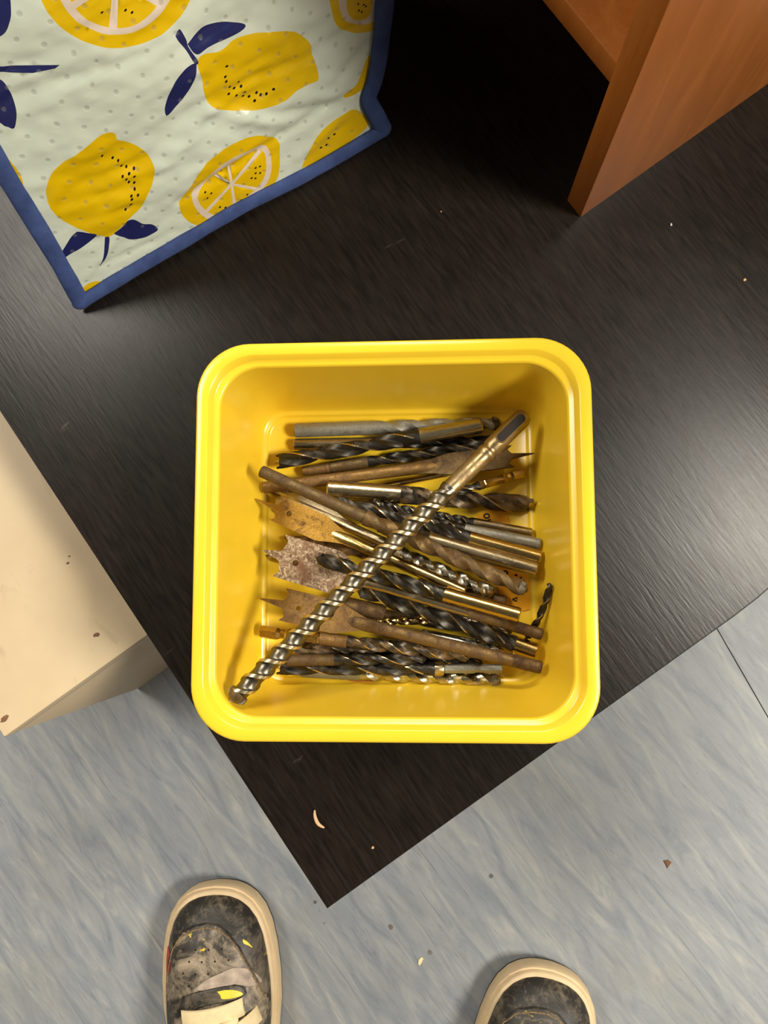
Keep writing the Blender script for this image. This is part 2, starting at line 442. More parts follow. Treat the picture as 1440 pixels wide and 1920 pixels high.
def build_bit(root, d):
    R = d['r']; L = d['L']; k = d['kind']; bend = d.get('bend', 0.0)
    sr = d.get('sr', R); fs = d.get('fs', 0.4) * L
    ms = d.get('ms', M_steel); mb = d.get('mb', M_black); me_ = d.get('me', M_edge)
    def put(name, V, F, mats, midx=None, sharp=32, parent=None):
        if bend: V = [(x, y + bend * (4 * (x / L) * (1 - x / L)), z) for x, y, z in V]
        return mesh(name, V, F, mats, parent or root, midx, sharp)
    hexl = d.get('hex', 0) * L
    x = 0.0
    if hexl:
        hr = d.get('hr', R) * 1.06
        neck = hexl * 0.38
        V, F = lathe([(0, hr * 0.8), (hr * 0.25, hr), (neck * 0.75, hr), (neck * 0.92, hr * 0.72), (neck * 1.12, hr * 0.72), (neck * 1.3, hr), (hexl - hr * 0.2, hr), (hexl, hr * 0.85)], 6, 0.26)
        put('hex_shank', V, F, d.get('mh', ms), sharp=20); x = hexl
    if d.get('collar'):
        V, F = lathe([(0, sr * 0.7), (sr * .2, sr * 0.84), (fs * 0.36, sr * 0.84), (fs * 0.37, sr * 0.93), (fs * 0.41, sr * 0.93), (fs * 0.42, sr * 0.84)], 20)
        put('reduced_shank', V, F, d.get('mh', ms)); x = fs * 0.42
    if k == 'sds':
        rows = [(0, R * 0.55), (R * 0.22, R * 0.86), (R * 0.6, R), (fs * 0.46, R), (fs * 0.475, R * 0.9), (fs * 0.50, R * 0.9), (fs * 0.515, R * 1.0), (fs * 0.54, R * 1.0), (fs * 0.555, R * 0.9), (fs * 0.60, R * 0.9), (fs * 0.62, R), (fs, R * 0.97)]
        rows = [(a, b * 0.92 if a > fs * .6 else b) for a, b in rows]
        V, F = lathe(rows, 24); put('shank', V, F, ms)
        for sgn in (1,):
            # rounded locking slot, a near-black face laid over the shank inside a raised lip
            c0, c1, w = fs * 0.10, fs * 0.35, R * 0.50
            ring = lambda w_, z_: [(c0 + w_ * math.cos(a) if abs(a - math.pi) < 1.6 else c1 + w_ * math.cos(a), w_ * math.sin(a), z_) for a in np.linspace(0.0, 2 * math.pi, 28, endpoint=False)]
            lip = [ring(w * 1.22, R * 0.80), ring(w * 1.22, R * 1.0), ring(w * 1.06, R * 1.09), ring(w * 0.97, R * 1.09), ring(w * 0.94, R * 1.04)]
            V, F = loft(lip, True, False); s = put('slot_rim', V, F, ms)
            V, F = loft([ring(w * 0.96, R * 1.02), ring(w * 0.9, R * 1.035)], False, True); put('locking_slot', V, F, d['mslot'], parent=s)
    elif fs > x:
        V, F = lathe([(x, sr * (0.82 if x == 0 else 0.9)), (x + sr * 0.18, sr), (fs, sr)] if fs - x > sr * 0.2 else [(x, sr), (fs, sr)], 22)
        put('shank', V, F, ms)
    tip = d.get('tip', 'cone')
    tl = {'cone': R * 0.8, 'brad': R * 0.35, 'carbide': R * 0.9, 'none': 0}[tip]
    if d.get('short'):               # plain rod: nothing but a shank
        V, F = lathe([(fs, sr), (L - sr * 0.2, sr), (L, sr * 0.82)], 22); put('rod_end', V, F, ms); return
    fk = {'sds': 'sds'}.get(k, k)
    pitch = d.get('pitch', 6.6) * 2 * R
    xs = fs - (0.0 if k == 'sds' else 0.0)
    V, F, idx, ph = fluted(xs, L - tl, R, pitch, fk, run=min(pitch * 0.30, (L - fs) * 0.3), phase=d.get('phase', 0.0))
    body = put('fluted_body', V, F, [mb, me_], idx, sharp=28)
    x1 = L - tl
    if tip == 'cone':
        V, F = lathe([(x1, R * 0.92), (x1 + tl * 0.5, R * 0.52), (L, R * 0.06)], 12); put('tip', V, F, d.get('mt', mb), parent=body)
    elif tip == 'brad':
        V, F = lathe([(x1 - R * 0.5, R * 0.42), (x1 + tl * 0.4, R * 0.30), (L + R * 0.55, 0.0001)], 8); put('centre_point', V, F, d.get('mt', ms), parent=body)
        for s in (0, math.pi):
            c, sn_ = math.cos(ph + s + 0.45), math.sin(ph + s + 0.45)
            P = [(x1 - R * 0.3, 0.62 * R), (x1 - R * 0.3, 0.98 * R), (L + R * 0.15, 0.96 * R)]
            tq = R * 0.22; Vv = []
            for q in (-1, 1):
                for a, b in P: Vv.append((a, b * c - q * tq * sn_, b * sn_ + q * tq * c))
            put('spur', Vv, [(0, 1, 2), (5, 4, 3), (0, 3, 4, 1), (1, 4, 5, 2), (2, 5, 3, 0)], mb, parent=body)
    elif tip == 'carbide':
        V, F = lathe([(x1 - R * 0.2, R * 0.98), (x1 + tl * 0.25, R * 0.96), (x1 + tl * 0.75, R * 0.72), (L - tl * 0.05, R * 0.34)], 16); head = put('head', V, F, d.get('mt', ms))
        c, sn_ = math.cos(d.get('cang', 1.0)), math.sin(d.get('cang', 1.0)); hw, ht = R * 1.04, R * 0.22; Vv = []
        for q in (-1, 1):
            for a, b in ((x1 - R * .1, -hw), (x1 + tl * 0.45, -hw), (L + R * 0.12, 0), (x1 + tl * 0.45, hw), (x1 - R * .1, hw)):
                Vv.append((a, b * c - q * ht * sn_, b * sn_ + q * ht * c))
        put('carbide_tip', Vv, [(0, 1, 2, 3, 4), (9, 8, 7, 6, 5), (0, 5, 6, 1), (1, 6, 7, 2), (2, 7, 8, 3), (3, 8, 9, 4), (4, 9, 5, 0)], M_carbide, parent=head)

def spade_outline(d):
    L, W, r = d['L'], d['w'], d['r']; bl = d['bl']; pt = d['pt']
    x0 = L - pt - bl; hs = L - pt; h = W / 2
    half = [(x0 - 0.010, r * 0.9), (x0 + bl * 0.06, r * 1.05), (x0 + bl * 0.22, h * 0.66), (x0 + bl * 0.36, h * 0.95), (x0 + bl * 0.42, h), (hs - 0.001, h), (hs + 0.0022, h * 0.99),
            (hs - 0.0005, h * 0.72), (hs + 0.0005, h * 0.42), (hs + pt * 0.12, h * 0.24), (L - pt * 0.08, h * 0.05)]
    return half, (L, 0), (hs - bl * 0.16, 0)

def build_spade(root, d):
    half, tipp, hole = spade_outline(d)
    out = [(x, -y) for x, y in half] + [tipp] + [(x, y) for x, y in reversed(half)]
    hr = d.get('hole', 0.0016); hn = 12
    hc = (hole[0], d.get('hy', 0.0))
    hol = [(hc[0] + hr * math.cos(a), hc[1] + hr * math.sin(a)) for a in np.linspace(0, 2 * math.pi, hn, endpoint=False)]
    no = len(out); allp = out + hol
    tri = tessellate_polygon([[Vector((*p, 0)) for p in out], [Vector((*p, 0)) for p in hol]])
    t = 0.0008; hsx = d['L'] - d['pt']
    def th(x): return t if x < hsx else t * max(0.25, 1 - 0.75 * (x - hsx) / d['pt'])
    V = [(x, y, th(x)) for x, y in allp] + [(x, y, -th(x)) for x, y in allp]; n = len(allp)
    F = [tuple(f) for f in tri] + [tuple(i + n for i in f)[::-1] for f in tri]
    F += [(i, (i + 1) % no, (i + 1) % no + n, i + n) for i in range(no)]
    F += [(no + i, no + (i + 1) % hn, no + (i + 1) % hn + n, no + i + n) for i in range(hn)]
    midx = [0] * (2 * len(tri) + no) + [1] * hn
    mesh('blade', V, F, [d['mblade'], M_hole], root, midx, 12)
    x0 = d['L'] - d['pt'] - d['bl']
    r = d['r']; rows = [(0, r * 0.8, r * 0.8), (r * 0.2, r, r)]
    fr = d.get('two')
    def rings(rw): return loft([[(x, ry * math.cos(q), rz * math.sin(q)) for q in np.linspace(0, 2 * math.pi, 22, endpoint=False)] for x, ry, rz in rw])
    if fr:
        V, F = rings(rows + [(x0 * fr, r, r)]); mesh('shank_end', V, F, d['mend'], root)
        rows = [(x0 * fr, r * .97, r * .97)]
    neck = [(x0 - 0.010, r, r), (x0 - 0.004, r * 1.04, r * 0.85), (x0 + d['bl'] * .08, r * 1.12, r * 0.55), (x0 + d['bl'] * .20, r * 1.05, r * 0.33), (x0 + d['bl'] * .27, r * 0.5, r * 0.22)]
    V, F = rings(rows + neck); mesh('shank', V, F, d['mshank'], root)

# ------------------------------------------------------------------ the bits in the tub, listed from the bottom of the heap upwards
# shank end pixel, point pixel, thickness in pixels; heights follow from resting on the floor, the walls and the bits below
G = 'drill bits in the yellow tub'
BITS = [
 dict(label='dark drill bit glimpsed deep in the heap beneath the black bit on the crusted spade', a=(948, 1128), b=(702, 1076), d=20, kind='twist', fs=.3, ms=M_drust, mb=M_blackr, tip='cone'),
 dict(label='dark drill bit glimpsed deep in the heap under the brown spade shank', a=(660, 1146), b=(960, 1186), d=20, kind='wood', fs=.35, ms=M_drust, mb=M_black, tip='cone'),
 dict(label='dark drill bit glimpsed deep beneath the hexagonal-ended bit at the lower left', a=(548, 1210), b=(905, 1243), d=19, kind='wood', fs=.3, ms=M_drust, mb=M_black, tip='cone'),
 dict(label='dark drill bit glimpsed deep in the heap under the thickest brad-point bit', a=(655, 958), b=(890, 985), d=18, kind='twist', fs=.3, ms=M_drust, mb=M_black, tip='cone'),
 dict(label='dark rusty rod glimpsed between the orange-rusted spade and the long shiny masonry bit', a=(790, 1062), b=(610, 1022), d=18, kind='twist', fs=.6, ms=M_drust, mb=M_blackr, tip='cone'),
 dict(label='orange-rusted spade bit mostly hidden beneath the golden and the crusted spade', a=(705, 1028), b=(497, 1042), d=17, kind='spade', w=66, bl=120, pt=46, mblade=M_rust, mshank=M_rust),
 dict(label='grey spade bit half hidden between the golden spade and the long rusty rod', a=(735, 1024), b=(505, 920), d=17, kind='spade', w=52, bl=150, pt=22, mblade=M_steel2, mshank=M_steel2, hole=.0016, hy=.002),
 dict(label='bright silver masonry bit wedged between the golden shank and the rusty masonry bit', a=(738, 1032), b=(925, 1113), d=25, kind='masonry', fs=.06, pitch=3.2, ms=M_steel2, mb=M_silver, me=M_silver, tip='carbide'),
 dict(label='short silver twist bit with tight flutes beneath the crusted spade shank', a=(985, 1213), b=(850, 1150), d=17, kind='twist', fs=.2, pitch=2.2, ms=M_tan, mb=M_silver, tip='cone'),
 dict(label='matt grey masonry drill bit along the top side of the yellow tub', a=(552, 807), b=(938, 794), d=24, kind='masonry', fs=.40, pitch=4.6, ms=M_zinc, mb=M_zinc, me=M_zinc, tip='carbide', mt=M_black),
 dict(label='drill bit with plain grey shank just below the matt grey masonry bit', a=(551, 833), b=(945, 827), d=19, kind='wood', fs=.42, ms=M_steel2, tip='cone'),
 dict(label='dark brad-point bit with ringed brown shank just above the long brown spade shank', a=(567, 884), b=(915, 834), d=20, kind='wood', fs=.36, ms=M_drust, mh=M_tan, collar=True, tip='brad'),
 dict(label='black brad-point wood bit with bare steel shank lying over the grey masonry bit', a=(904, 797), b=(520, 866), d=26, kind='wood', fs=.30, ms=M_steel, tip='brad', pitch=6.8, phase=.8),
 dict(label='thin straw-coloured drill bit shank beside the big brown spade blade', a=(712, 913), b=(872, 881), d=11, kind='twist', fs=.75, ms=M_brass, mb=M_tan, tip='cone'),
 dict(label='brown spade bit pointing right with its blade beneath the long shiny masonry bit', a=(493, 915), b=(1003, 850), d=20, kind='spade', w=44, bl=185, pt=48, mblade=M_drust, mshank=M_tan, roll=-.25, hole=.0012),
 dict(label='thickest brad-point bit with bare steel shank and rusty flutes across the middle', a=(613, 917), b=(995, 946), d=31, kind='wood', fs=.36, ms=M_steel, mb=M_blackr, tip='brad', pitch=5.4, mt=M_brass, phase=2.2),
 dict(label='hex-shank bit with straw-coloured end resting over the thickest brad-point bit', a=(982, 886), b=(836, 929), d=15, kind='wood', hex=.52, fs=.58, ms=M_tan, mh=M_brass, tip='brad'),
 dict(label='slim twist bit with shank uppermost of the four shanks at the right wall', a=(997, 1000), b=(690, 944), d=17, kind='twist', fs=.36, ms=M_steel2, pitch=3.4, tip='cone'),
 dict(label='slim grey twist bit, second of the four shanks at the right wall', a=(1013, 1020), b=(720, 962), d=18, kind='twist', fs=.48, ms=M_zinc, pitch=4.0, tip='cone'),
 dict(label='black wood bit with straw-coloured shank, third of the four at the right wall', a=(1013, 1046), b=(636, 942), d=25, kind='wood', fs=.35, ms=M_brass, tip='brad', pitch=5.6, phase=1.2),
 dict(label='drill bit with rust-spotted shank, lowest of the four shanks at the right wall', a=(1006, 1068), b=(700, 981), d=25, kind='twist', fs=.66, ms=M_steel2, mb=M_blackr, tip='cone'),
 dict(label='silver masonry bit lowest in the heap against the bottom wall of the tub', a=(565, 1256), b=(937, 1277), d=24, kind='masonry', fs=.30, pitch=3.6, ms=M_zinc, mb=M_silver, me=M_steel, tip='carbide', phase=1.0),
 dict(label='black wood bit with silver hex shank just above the lowest masonry bit', a=(942, 1254), b=(522, 1252), d=24, kind='wood', hex=.26, hr=.0026, fs=.30, ms=M_steel, mh=M_zinc, tip='brad', pitch=6.8, mt=M_brass),
 dict(label='dark wood bit with tan shank below the hexagonal-ended bit', a=(945, 1229), b=(556, 1222), d=22, kind='wood', fs=.33, ms=M_steel, mb=M_blackr, tip='brad', pitch=6.0, bend=-.004),
 dict(label='dull olive-brown bit with plain shank near the lower left corner of the heap', a=(538, 1238), b=(800, 1236), d=19, kind='wood', fs=.34, ms=M_drust, mb=M_black, tip='cone', pitch=6.5),
 dict(label='short thick rusty rod poking out from beneath the long shiny masonry bit', a=(722, 1149), b=(632, 1130), d=26, kind='twist', fs=.8, ms=M_rust, short=True),
 dict(label='small straw-coloured twist bit just above the brown spade shank', a=(850, 1160), b=(688, 1168), d=13, kind='twist', fs=.2, pitch=4.2, ms=M_black, mb=M_brass, me=M_edge, tip='cone'),
 dict(label='silver gouge-ended bit between the brown spade shank and the dark twisted bit', a=(790, 1190), b=(946, 1221), d=20, kind='twist', fs=.72, ms=M_silver, mb=M_silver, tip='cone'),
 dict(label='hex-shank drill bit with straw hexagonal end at the left wall', a=(487, 1184), b=(885, 1230), d=22, kind='wood', hex=.29, hr=.0036, fs=.42, ms=M_tan, mh=M_brass, mb=M_blackr, tip='cone', pitch=5.0),
 dict(label='dark twist bit with wide open flutes just below the crusted spade shank', a=(1006, 1222), b=(668, 1102), d=28, kind='wood', fs=.12, ms=M_brass, mb=M_black, tip='cone', pitch=5.2, phase=.5),
 dict(label='brown spade bit lowest of the left-pointing spades, shank reaching the lower right', a=(1016, 1252), b=(486, 1122), d=21, kind='spade', w=62, bl=165, pt=54, mblade=M_tan, mshank=M_rust, hole=.0014),
 dict(label='pale crusted spade bit, broadest blade, pointing left', a=(1017, 1190), b=(493, 1032), d=19, kind='spade', w=82, bl=170, pt=40, mblade=M_crust, mshank=M_steel2, mend=M_rust, two=.42, hole=.0018, hy=.0015),
 dict(label='golden spade bit uppermost of the left-pointing spades', a=(872, 1110), b=(478, 935), d=18, kind='spade', w=52, bl=155, pt=52, mblade=M_gold, mshank=M_brass, hole=.0016),
 dict(label='black wood bit with straw shank whose point lies on the crusted spade', a=(975, 1154), b=(592, 1046), d=25, kind='wood', fs=.36, ms=M_brass, mb=M_black, tip='cone', pitch=5.6, phase=.4),
 dict(label='long rusty masonry bit with carbide tip near the yellow card', a=(489, 883), b=(988, 1107), d=27, sd=21, kind='masonry', fs=.40, pitch=4.4, ms=M_drust, mb=M_rust, me=M_drust, tip='carbide', mt=M_carbide),
]

THK = FPX
def depth_r(px_d, z): return 1.13 * px_d / 2 * (CZ - z) / FPX

placed = []          # obstacle spheres: x, y, z, r
def samples(d, L):
    """(t, lateral offset, radius) of the bit"""
    S_ = []
    R = d['r']
    if d['kind'] == 'spade':
        half, _, _ = spade_outline(d); hx = [p[0] for p in half]; hy = [p[1] for p in half]
        x0 = L - d['pt'] - d['bl']
        for x in np.arange(0, x0, 0.0016): S_.append((x / L, 0, R))
        for x in np.arange(x0, L, 0.0016):
            w = np.interp(x, hx, hy)
            for y in np.linspace(-w, w, max(2, int(w / 0.0009))): S_.append((x / L, y, 0.0009))
    else:
        sr = d.get('sr', R); fs = d.get('fs', .4)
        for x in np.arange(0, L + 0.0001, 0.0014):
            t = x / L
            r = sr if t < fs else (R if t < 0.94 else R * (0.6 if t > .97 else 0.85))
            y = d.get('bend', 0) * 4 * t * (1 - t)
            S_.append((t, y, r))
    return np.array(S_)

def wall_min(px, py, r):
    for z in np.arange(FLOOR_IN + r, ZT + 0.066, 0.0004):
        p = at(px, py, z)
        if inside_sd(p[0], p[1], z) <= -r * 0.5: return z
    return ZT + 0.066

def settle(d):
    a, b = d['a'], d['b']
    z1 = z2 = FLOOR_IN + 0.01
    for it in range(9):
        P1, P2 = at(*a, z1), at(*b, z2)
        zm = (z1 + z2) / 2
        d['r'] = depth_r(d['d'], zm)
        if 'sd' in d: d['sr'] = depth_r(d['sd'], zm)
        L = float(np.linalg.norm(P2 - P1)); d['L'] = L
        if d['kind'] == 'spade':
            k = (CZ - zm) / FPX
            for q in ('w', 'bl', 'pt'):
                d.setdefault('_' + q, d[q]); d[q] = d['_' + q] * k
        S_ = samples(d, L)
        ax = (P2 - P1)[:2]; ax /= np.linalg.norm(ax); nrm = np.array([-ax[1], ax[0]])
        xy = P1[None, :2] + S_[:, :1] * (P2 - P1)[None, :2] + S_[:, 1:2] * nrm[None]
        r = S_[:, 2]; t = S_[:, 0]
        lo = FLOOR_IN + r
        if placed:
            O = np.concatenate(placed)
            for i in range(0, len(xy), 200):
                dd = np.hypot(xy[i:i + 200, 0:1] - O[None, :, 0], xy[i:i + 200, 1:2] - O[None, :, 1])
                rs = (r[i:i + 200, None] + O[None, :, 3]) * 0.90
                h = np.where(dd < rs, O[None, :, 2] + np.sqrt(np.maximum(rs ** 2 - dd ** 2, 0)), -1)
                lo[i:i + 200] = np.maximum(lo[i:i + 200], h.max(axis=1))
        # walls at the two ends
        for (q, tt) in ((a, 0.0), (b, 1.0)):
            k = int(np.argmin(abs(t - tt))); lo[k] = max(lo[k], wall_min(*q, max(r[k] * 0.8, 0.0008)))
        # lowest straight line over all the lower bounds, resting either side of the middle
        tb = np.linspace(0, 1, 61); lb = np.full(61, -1.0)
        ii = np.clip(np.round(t * 60).astype(int), 0, 60); np.maximum.at(lb, ii, lo)
        ok = lb > 0; mxs = d.get('slope', 0.016)
        best = None
        for sl_ in np.linspace(-mxs, mxs, 65):
            vv = float((lb[ok] - sl_ * (tb[ok] - .5)).max()); cost = vv + 0.10 * abs(sl_)
            if best is None or cost < best[0]: best = (cost, vv, sl_)
        _, v, s = best
        n1, n2 = v - s * .5, v + s * .5
        n1 = max(n1, FLOOR_IN + d['r'] * .5); n2 = max(n2, FLOOR_IN + d['r'] * .5)
        w_ = 1.0 if it < 5 else 0.6
        z1 += (n1 - z1) * w_; z2 += (n2 - z2) * w_
    P1, P2 = at(*a, z1), at(*b, z2)
    ax = (P2 - P1)[:2]; ax /= np.linalg.norm(ax); nrm = np.array([-ax[1], ax[0]])
    xyz = P1[None] + S_[:, :1] * (P2 - P1)[None]
    xyz[:, :2] += S_[:, 1:2] * nrm[None]
    placed.append(np.column_stack([xyz, S_[:, 2]]))
    d['L'] = float(np.linalg.norm(P2 - P1))
    return P1, P2

def axis_frame(P1, P2, roll):
    x = Vector(P2 - P1).normalized(); y = Vector((0, 0, 1)).cross(x).normalized(); z = x.cross(y)
    m = Matrix((x, y, z)).transposed().to_4x4() @ Matrix.Rotation(roll, 4, 'X')
    m.translation = Vector(P1)
    return m

def place_bit(d, P1, P2):
    name = {'spade': 'spade_bit', 'masonry': 'masonry_bit', 'sds': 'masonry_bit'}.get(d['kind'], 'drill_bit')
    root = empty(name); root.matrix_world = axis_frame(P1, P2, d.get('roll', 0.0))
    tag(root, d['label'], 'drill bit', G)
    (build_spade if d['kind'] == 'spade' else build_bit)(root, d)
    return root

for d in BITS:
    P1, P2 = settle(d)
    place_bit(d, P1, P2)

# long bit lying corner to corner on top of the heap
sds = dict(label='long shiny masonry bit with slotted shank lying diagonally on top of the heap', a=(986, 777), b=(435, 1314), d=33, kind='sds', fs=.275, pitch=2.0, slope=.03,
           ms=metal_mat('greasy_brown_steel', lin(172, 150, 108), lin(112, 84, 50), 0.48, 0.7, 0.36, 1.0, 70, stretch=.5, seed=11), mb=metal_mat('dark_shiny_flute', lin(126, 118, 102), lin(96, 76, 50), 0.56, 0.75, 0.32, 1.0, 120), me=metal_mat('polished_straw_rib', lin(220, 200, 160), lin(150, 110, 66), 0.6, 0.75, 0.30, 1.0, 120),
           mslot=plain('dark_slot_face', lin(34, 27, 20), 0.85), tip='carbide', mt=M_drust, cang=.3)
P1, P2 = settle(sds)
place_bit(sds, P1, P2)
print('LONG', (P1[2] - ZT) * 1000, (P2[2] - ZT) * 1000)
for d in BITS: pass

# little bent bit standing against the right wall
zt_ = wall_min(1032, 1093, 0.002) + 0.004
lit = dict(label='little bent twist bit standing up against the right wall of the tub', d=13, kind='twist', fs=.30, r=.0021, sr=.0010, ms=M_silver, mb=M_black, tip='cone', pitch=5.0, bend=-.0035)
Pa, Pb = at(960, 1228, ZT + 0.012), at(1032, 1093, max(zt_, ZT + 0.030))
lit['L'] = float(np.linalg.norm(Pb - Pa))
place_bit(lit, Pa, Pb)

# ------------------------------------------------------------------ printed yellow card and rust flakes on the tub floor
M_card = plain('orange_yellow_card', lin(240, 170, 22), 0.45, var=0.06)
M_ink = plain('black_print', lin(24, 20, 16), 0.6)
cz0 = FLOOR_IN + 0.0003
card_px = [(893, 966), (912, 957), (930, 954), (949, 960), (956, 983), (974, 1035), (992, 1088), (1008, 1128), (996, 1142), (980, 1146), (942, 1131), (924, 1069), (905, 1000)]
cc = at(950, 1050, cz0)
card = empty('printed_card', tuple(cc)); tag(card, 'small orange-yellow card printed with black figures under the shanks at the right', 'card')
def flat_poly(name, pts, z0, z1, m, parent, org):
    P = [at(x, y, z1) for x, y in pts]
    rings = [[(p[0] - org[0], p[1] - org[1], z0 - org[2]) for p in P], [(p[0] - org[0], p[1] - org[1], z1 - org[2]) for p in P]]
    V, F = loft(rings); return mesh(name, V, F, m, parent, smooth=False)
flat_poly('card_sheet', card_px, cz0, cz0 + 0.0005, M_card, card, cc)
def stroke(pts, w, closed=False):
    """flat printed stroke on the card"""
    z = cz0 + 0.0006; P = [at(x, y, z) - cc for x, y in (pts + [pts[0]] if closed else pts)]
    V, F = tube(P, w * 1.7, 6, 0.12); mesh('printed_figure', V, F, M_ink, card)
el = lambda cx, cy, a, b, n=14: [(cx + a * math.cos(t), cy + b * math.sin(t)) for t in np.linspace(0, 2 * math.pi, n, endpoint=False)]
stroke(el(912.5, 967.5, 5, 4), .00028, True)
stroke([(912, 977), (920, 973.5)], .00026)
stroke(el(947.5, 1074, 4.2, 3.4), .00028, True)
stroke([(965, 1078), (970, 1080), (968, 1076)], .00028)
stroke([(968, 1087), (979, 1082.5)], .00032)
stroke([(971, 1093), (976, 1090), (983, 1088), (983, 1093)], .00030)
stroke([(961, 1124), (970, 1120.5), (968, 1127.5)], .00030, True)

M_flake = plain('orange_rust_flake', lin(186, 110, 52), 0.85, var=0.3, scale=400, bump=0.5)
def flake(name, label, pts, z, th, m, cat='flake'):
    c = at(*np.mean(np.array(pts), axis=0), z); org = np.array([c[0], c[1], z])
    P = [at(x, y, z) - org for x, y in pts]; ctr = np.mean(P, axis=0)
    rings = [[p + np.array([0, 0, 0]) for p in P], [p + np.array([0, 0, th * random.uniform(.6, 1.1)]) for p in P], [ctr + (p - ctr) * .6 + np.array([0, 0, th * random.uniform(1.0, 1.8)]) for p in P]]
    V, F = loft(rings); o_ = mesh(name, V, F, m, None, sharp=25); o_.location = tuple(org)
    return tag(o_, label, cat)
flake('rust_flake', 'orange crumbling rust flake at the bottom wall inside the tub', [(643, 1268), (660, 1262), (684, 1264), (706, 1266), (716, 1272), (700, 1280), (676, 1281), (655, 1276)], FLOOR_IN + 0.0022, 0.0006, M_flake)

# ------------------------------------------------------------------ quilted shopping bag with printed lemons
def quilt_mat(name, c, rough=0.30):
    t = NT(name)
    uv = t.n('ShaderNodeTexCoord').outputs['Object']
    # staggered dot lattice of the quilting, in the plane of each panel (object x and z)
    wob = t.n('ShaderNodeVectorMath', _operation='SCALE', i0=t.n('ShaderNodeTexNoise', Vector=uv, Scale=22.0).outputs[1], Scale=0.010).outputs[0]
    uvw = t.n('ShaderNodeVectorMath', _operation='ADD', i0=uv, i1=wob).outputs[0]
    m = t.n('ShaderNodeMapping', Vector=uvw, Rotation=(0, math.radians(2), 0), Scale=(1 / 0.0165, 1, 1 / 0.0165)).outputs[0]
    sep = t.n('ShaderNodeSeparateXYZ', Vector=m)
    d = None
    for off in (0.0, 0.5):
        fx = t.math('SUBTRACT', t.math('FRACT', t.math('ADD', sep.outputs[0], off)), 0.5)
        fz = t.math('SUBTRACT', t.math('FRACT', t.math('ADD', sep.outputs[2], off)), 0.5)
        r = t.math('SQRT', t.math('ADD', t.math('MULTIPLY', fx, fx), t.math('MULTIPLY', fz, fz)))
        d = r if d is None else t.math('MINIMUM', d, r)
    dim = t.ramp(d, [(0.04, BW[0]), (0.10, BW[1])])
    n = t.noise(uv, 60, 4)
    spot = t.ramp(d, [(0.055, BW[1]), (0.085, BW[0])])
    t.set(Base__Color=t.mix(t.math('MULTIPLY', spot, 0.30), t.ramp(n, [(0.3, tuple(x * 0.94 for x in c[:3]) + (1,)), (0.7, c)]), lin(140, 138, 128)), Roughness=rough)
    pil = t.ramp(d, [(0.0, BW[0]), (0.5, BW[1])], 'EASE')
    h = t.math('ADD', t.math('ADD', dim, t.math('MULTIPLY', pil, 0.8)), t.math('MULTIPLY', t.noise(uv, 260, 3), 0.25))
    t.bump(h, 0.35, 0.0006)
    return t.m
M_bag = quilt_mat('mint_white_quilted_film', lin(228, 236, 219))
M_lem = quilt_mat('lemon_yellow_print', lin(244, 200, 8))
M_navy = quilt_mat('navy_leaf_print', lin(38, 42, 98))
M_pith = quilt_mat('pale_pink_pith_print', lin(240, 222, 204))
M_seed = quilt_mat('black_seed_print', lin(30, 24, 12))
def trim_mat():
    t = NT('blue_woven_binding'); v = t.coords(); n = t.noise(v, 90, 5); f = t.noise(v, 1500, 2)
    t.set(Base__Color=t.ramp(n, [(0.3, lin(52, 70, 122)), (0.7, lin(72, 92, 148))]), Roughness=0.85)
    t.bump(f, 0.5, 0.0004)
    return t.m
M_trim = trim_mat()

B0, B1 = at(150, 563, ZT + 0.0060), at(716, 238, ZT + 0.0060)          # seam corners at the foot of the front panel
bu = (B1 - B0); BWID = float(np.linalg.norm(bu)); bu /= BWID
bh = np.array([-bu[1], bu[0], 0])                                      # horizontal, away from the viewer
lean = math.radians(15)
bv = np.array([0, 0, 1]) * math.cos(lean) + bh * math.sin(lean)        # up the leaning front panel
bn = np.cross(bu, bv)                                                  # out of the front panel
bag = empty('shopping_bag', tuple(B0)); tag(bag, 'quilted shopping bag printed with lemons and bound in blue, leaning on the table', 'bag')
mb_ = Matrix.Identity(4)
for r in range(3):
    mb_[r][0] = bu[r]; mb_[r][1] = -bn[r]; mb_[r][2] = bv[r]; mb_[r][3] = B0[r]
bag.matrix_world = mb_              # local x along the foot, z up the panel, y into the bag
camp = np.array([0, 0, CZ])
def uv(px, py):
    v = RCW @ np.array([(px - 720) / FPX, -(py - 960) / FPX, -1.0])
    k = ((B0 - camp) @ bn) / (v @ bn); p = camp + v * k - B0
    return (float(p @ bu), float(p @ bv))
def sc_(pts, s, ox, oy): return [(x / s + ox, y / s + oy) for x, y in pts]
BH = 0.30
right_px = [(716, 238), (703, 214), (690, 190), (689, 176), (698, 152), (706, 116), (711, 76), (715, 36), (718, 0), (722, -50)]
left_px = [(150, 563), (120, 508), (85, 448), (45, 383), (5, 318), (-40, 240)]
right_uv = [uv(*p) for p in right_px]; left_uv = [uv(*p) for p in left_px]
def extend(path):
    (a, b), (c, d_) = path[-2], path[-1]
    path = [p for p in path if p[1] < BH - 0.01]; (c, d_) = path[-1]
    return path + [(c, BH)]
right_uv = extend([tuple(p[:2]) for p in smooth_path([(*p, 0) for p in right_uv], 4)])
left_uv = extend([tuple(p[:2]) for p in smooth_path([(*p, 0) for p in left_uv], 4)])
bottom_uv = [(float(u), 0.0015 * math.sin(u * 26) + 0.002 * math.exp(-((u - 0.12) / 0.03) ** 2)) for u in np.linspace(left_uv[0][0], right_uv[0][0], 40)]
outline = bottom_uv + right_uv[1:] + [(u, BH) for u in np.linspace(right_uv[-1][0], left_uv[-1][0], 24)[1:-1]] + left_uv[::-1][:-1]

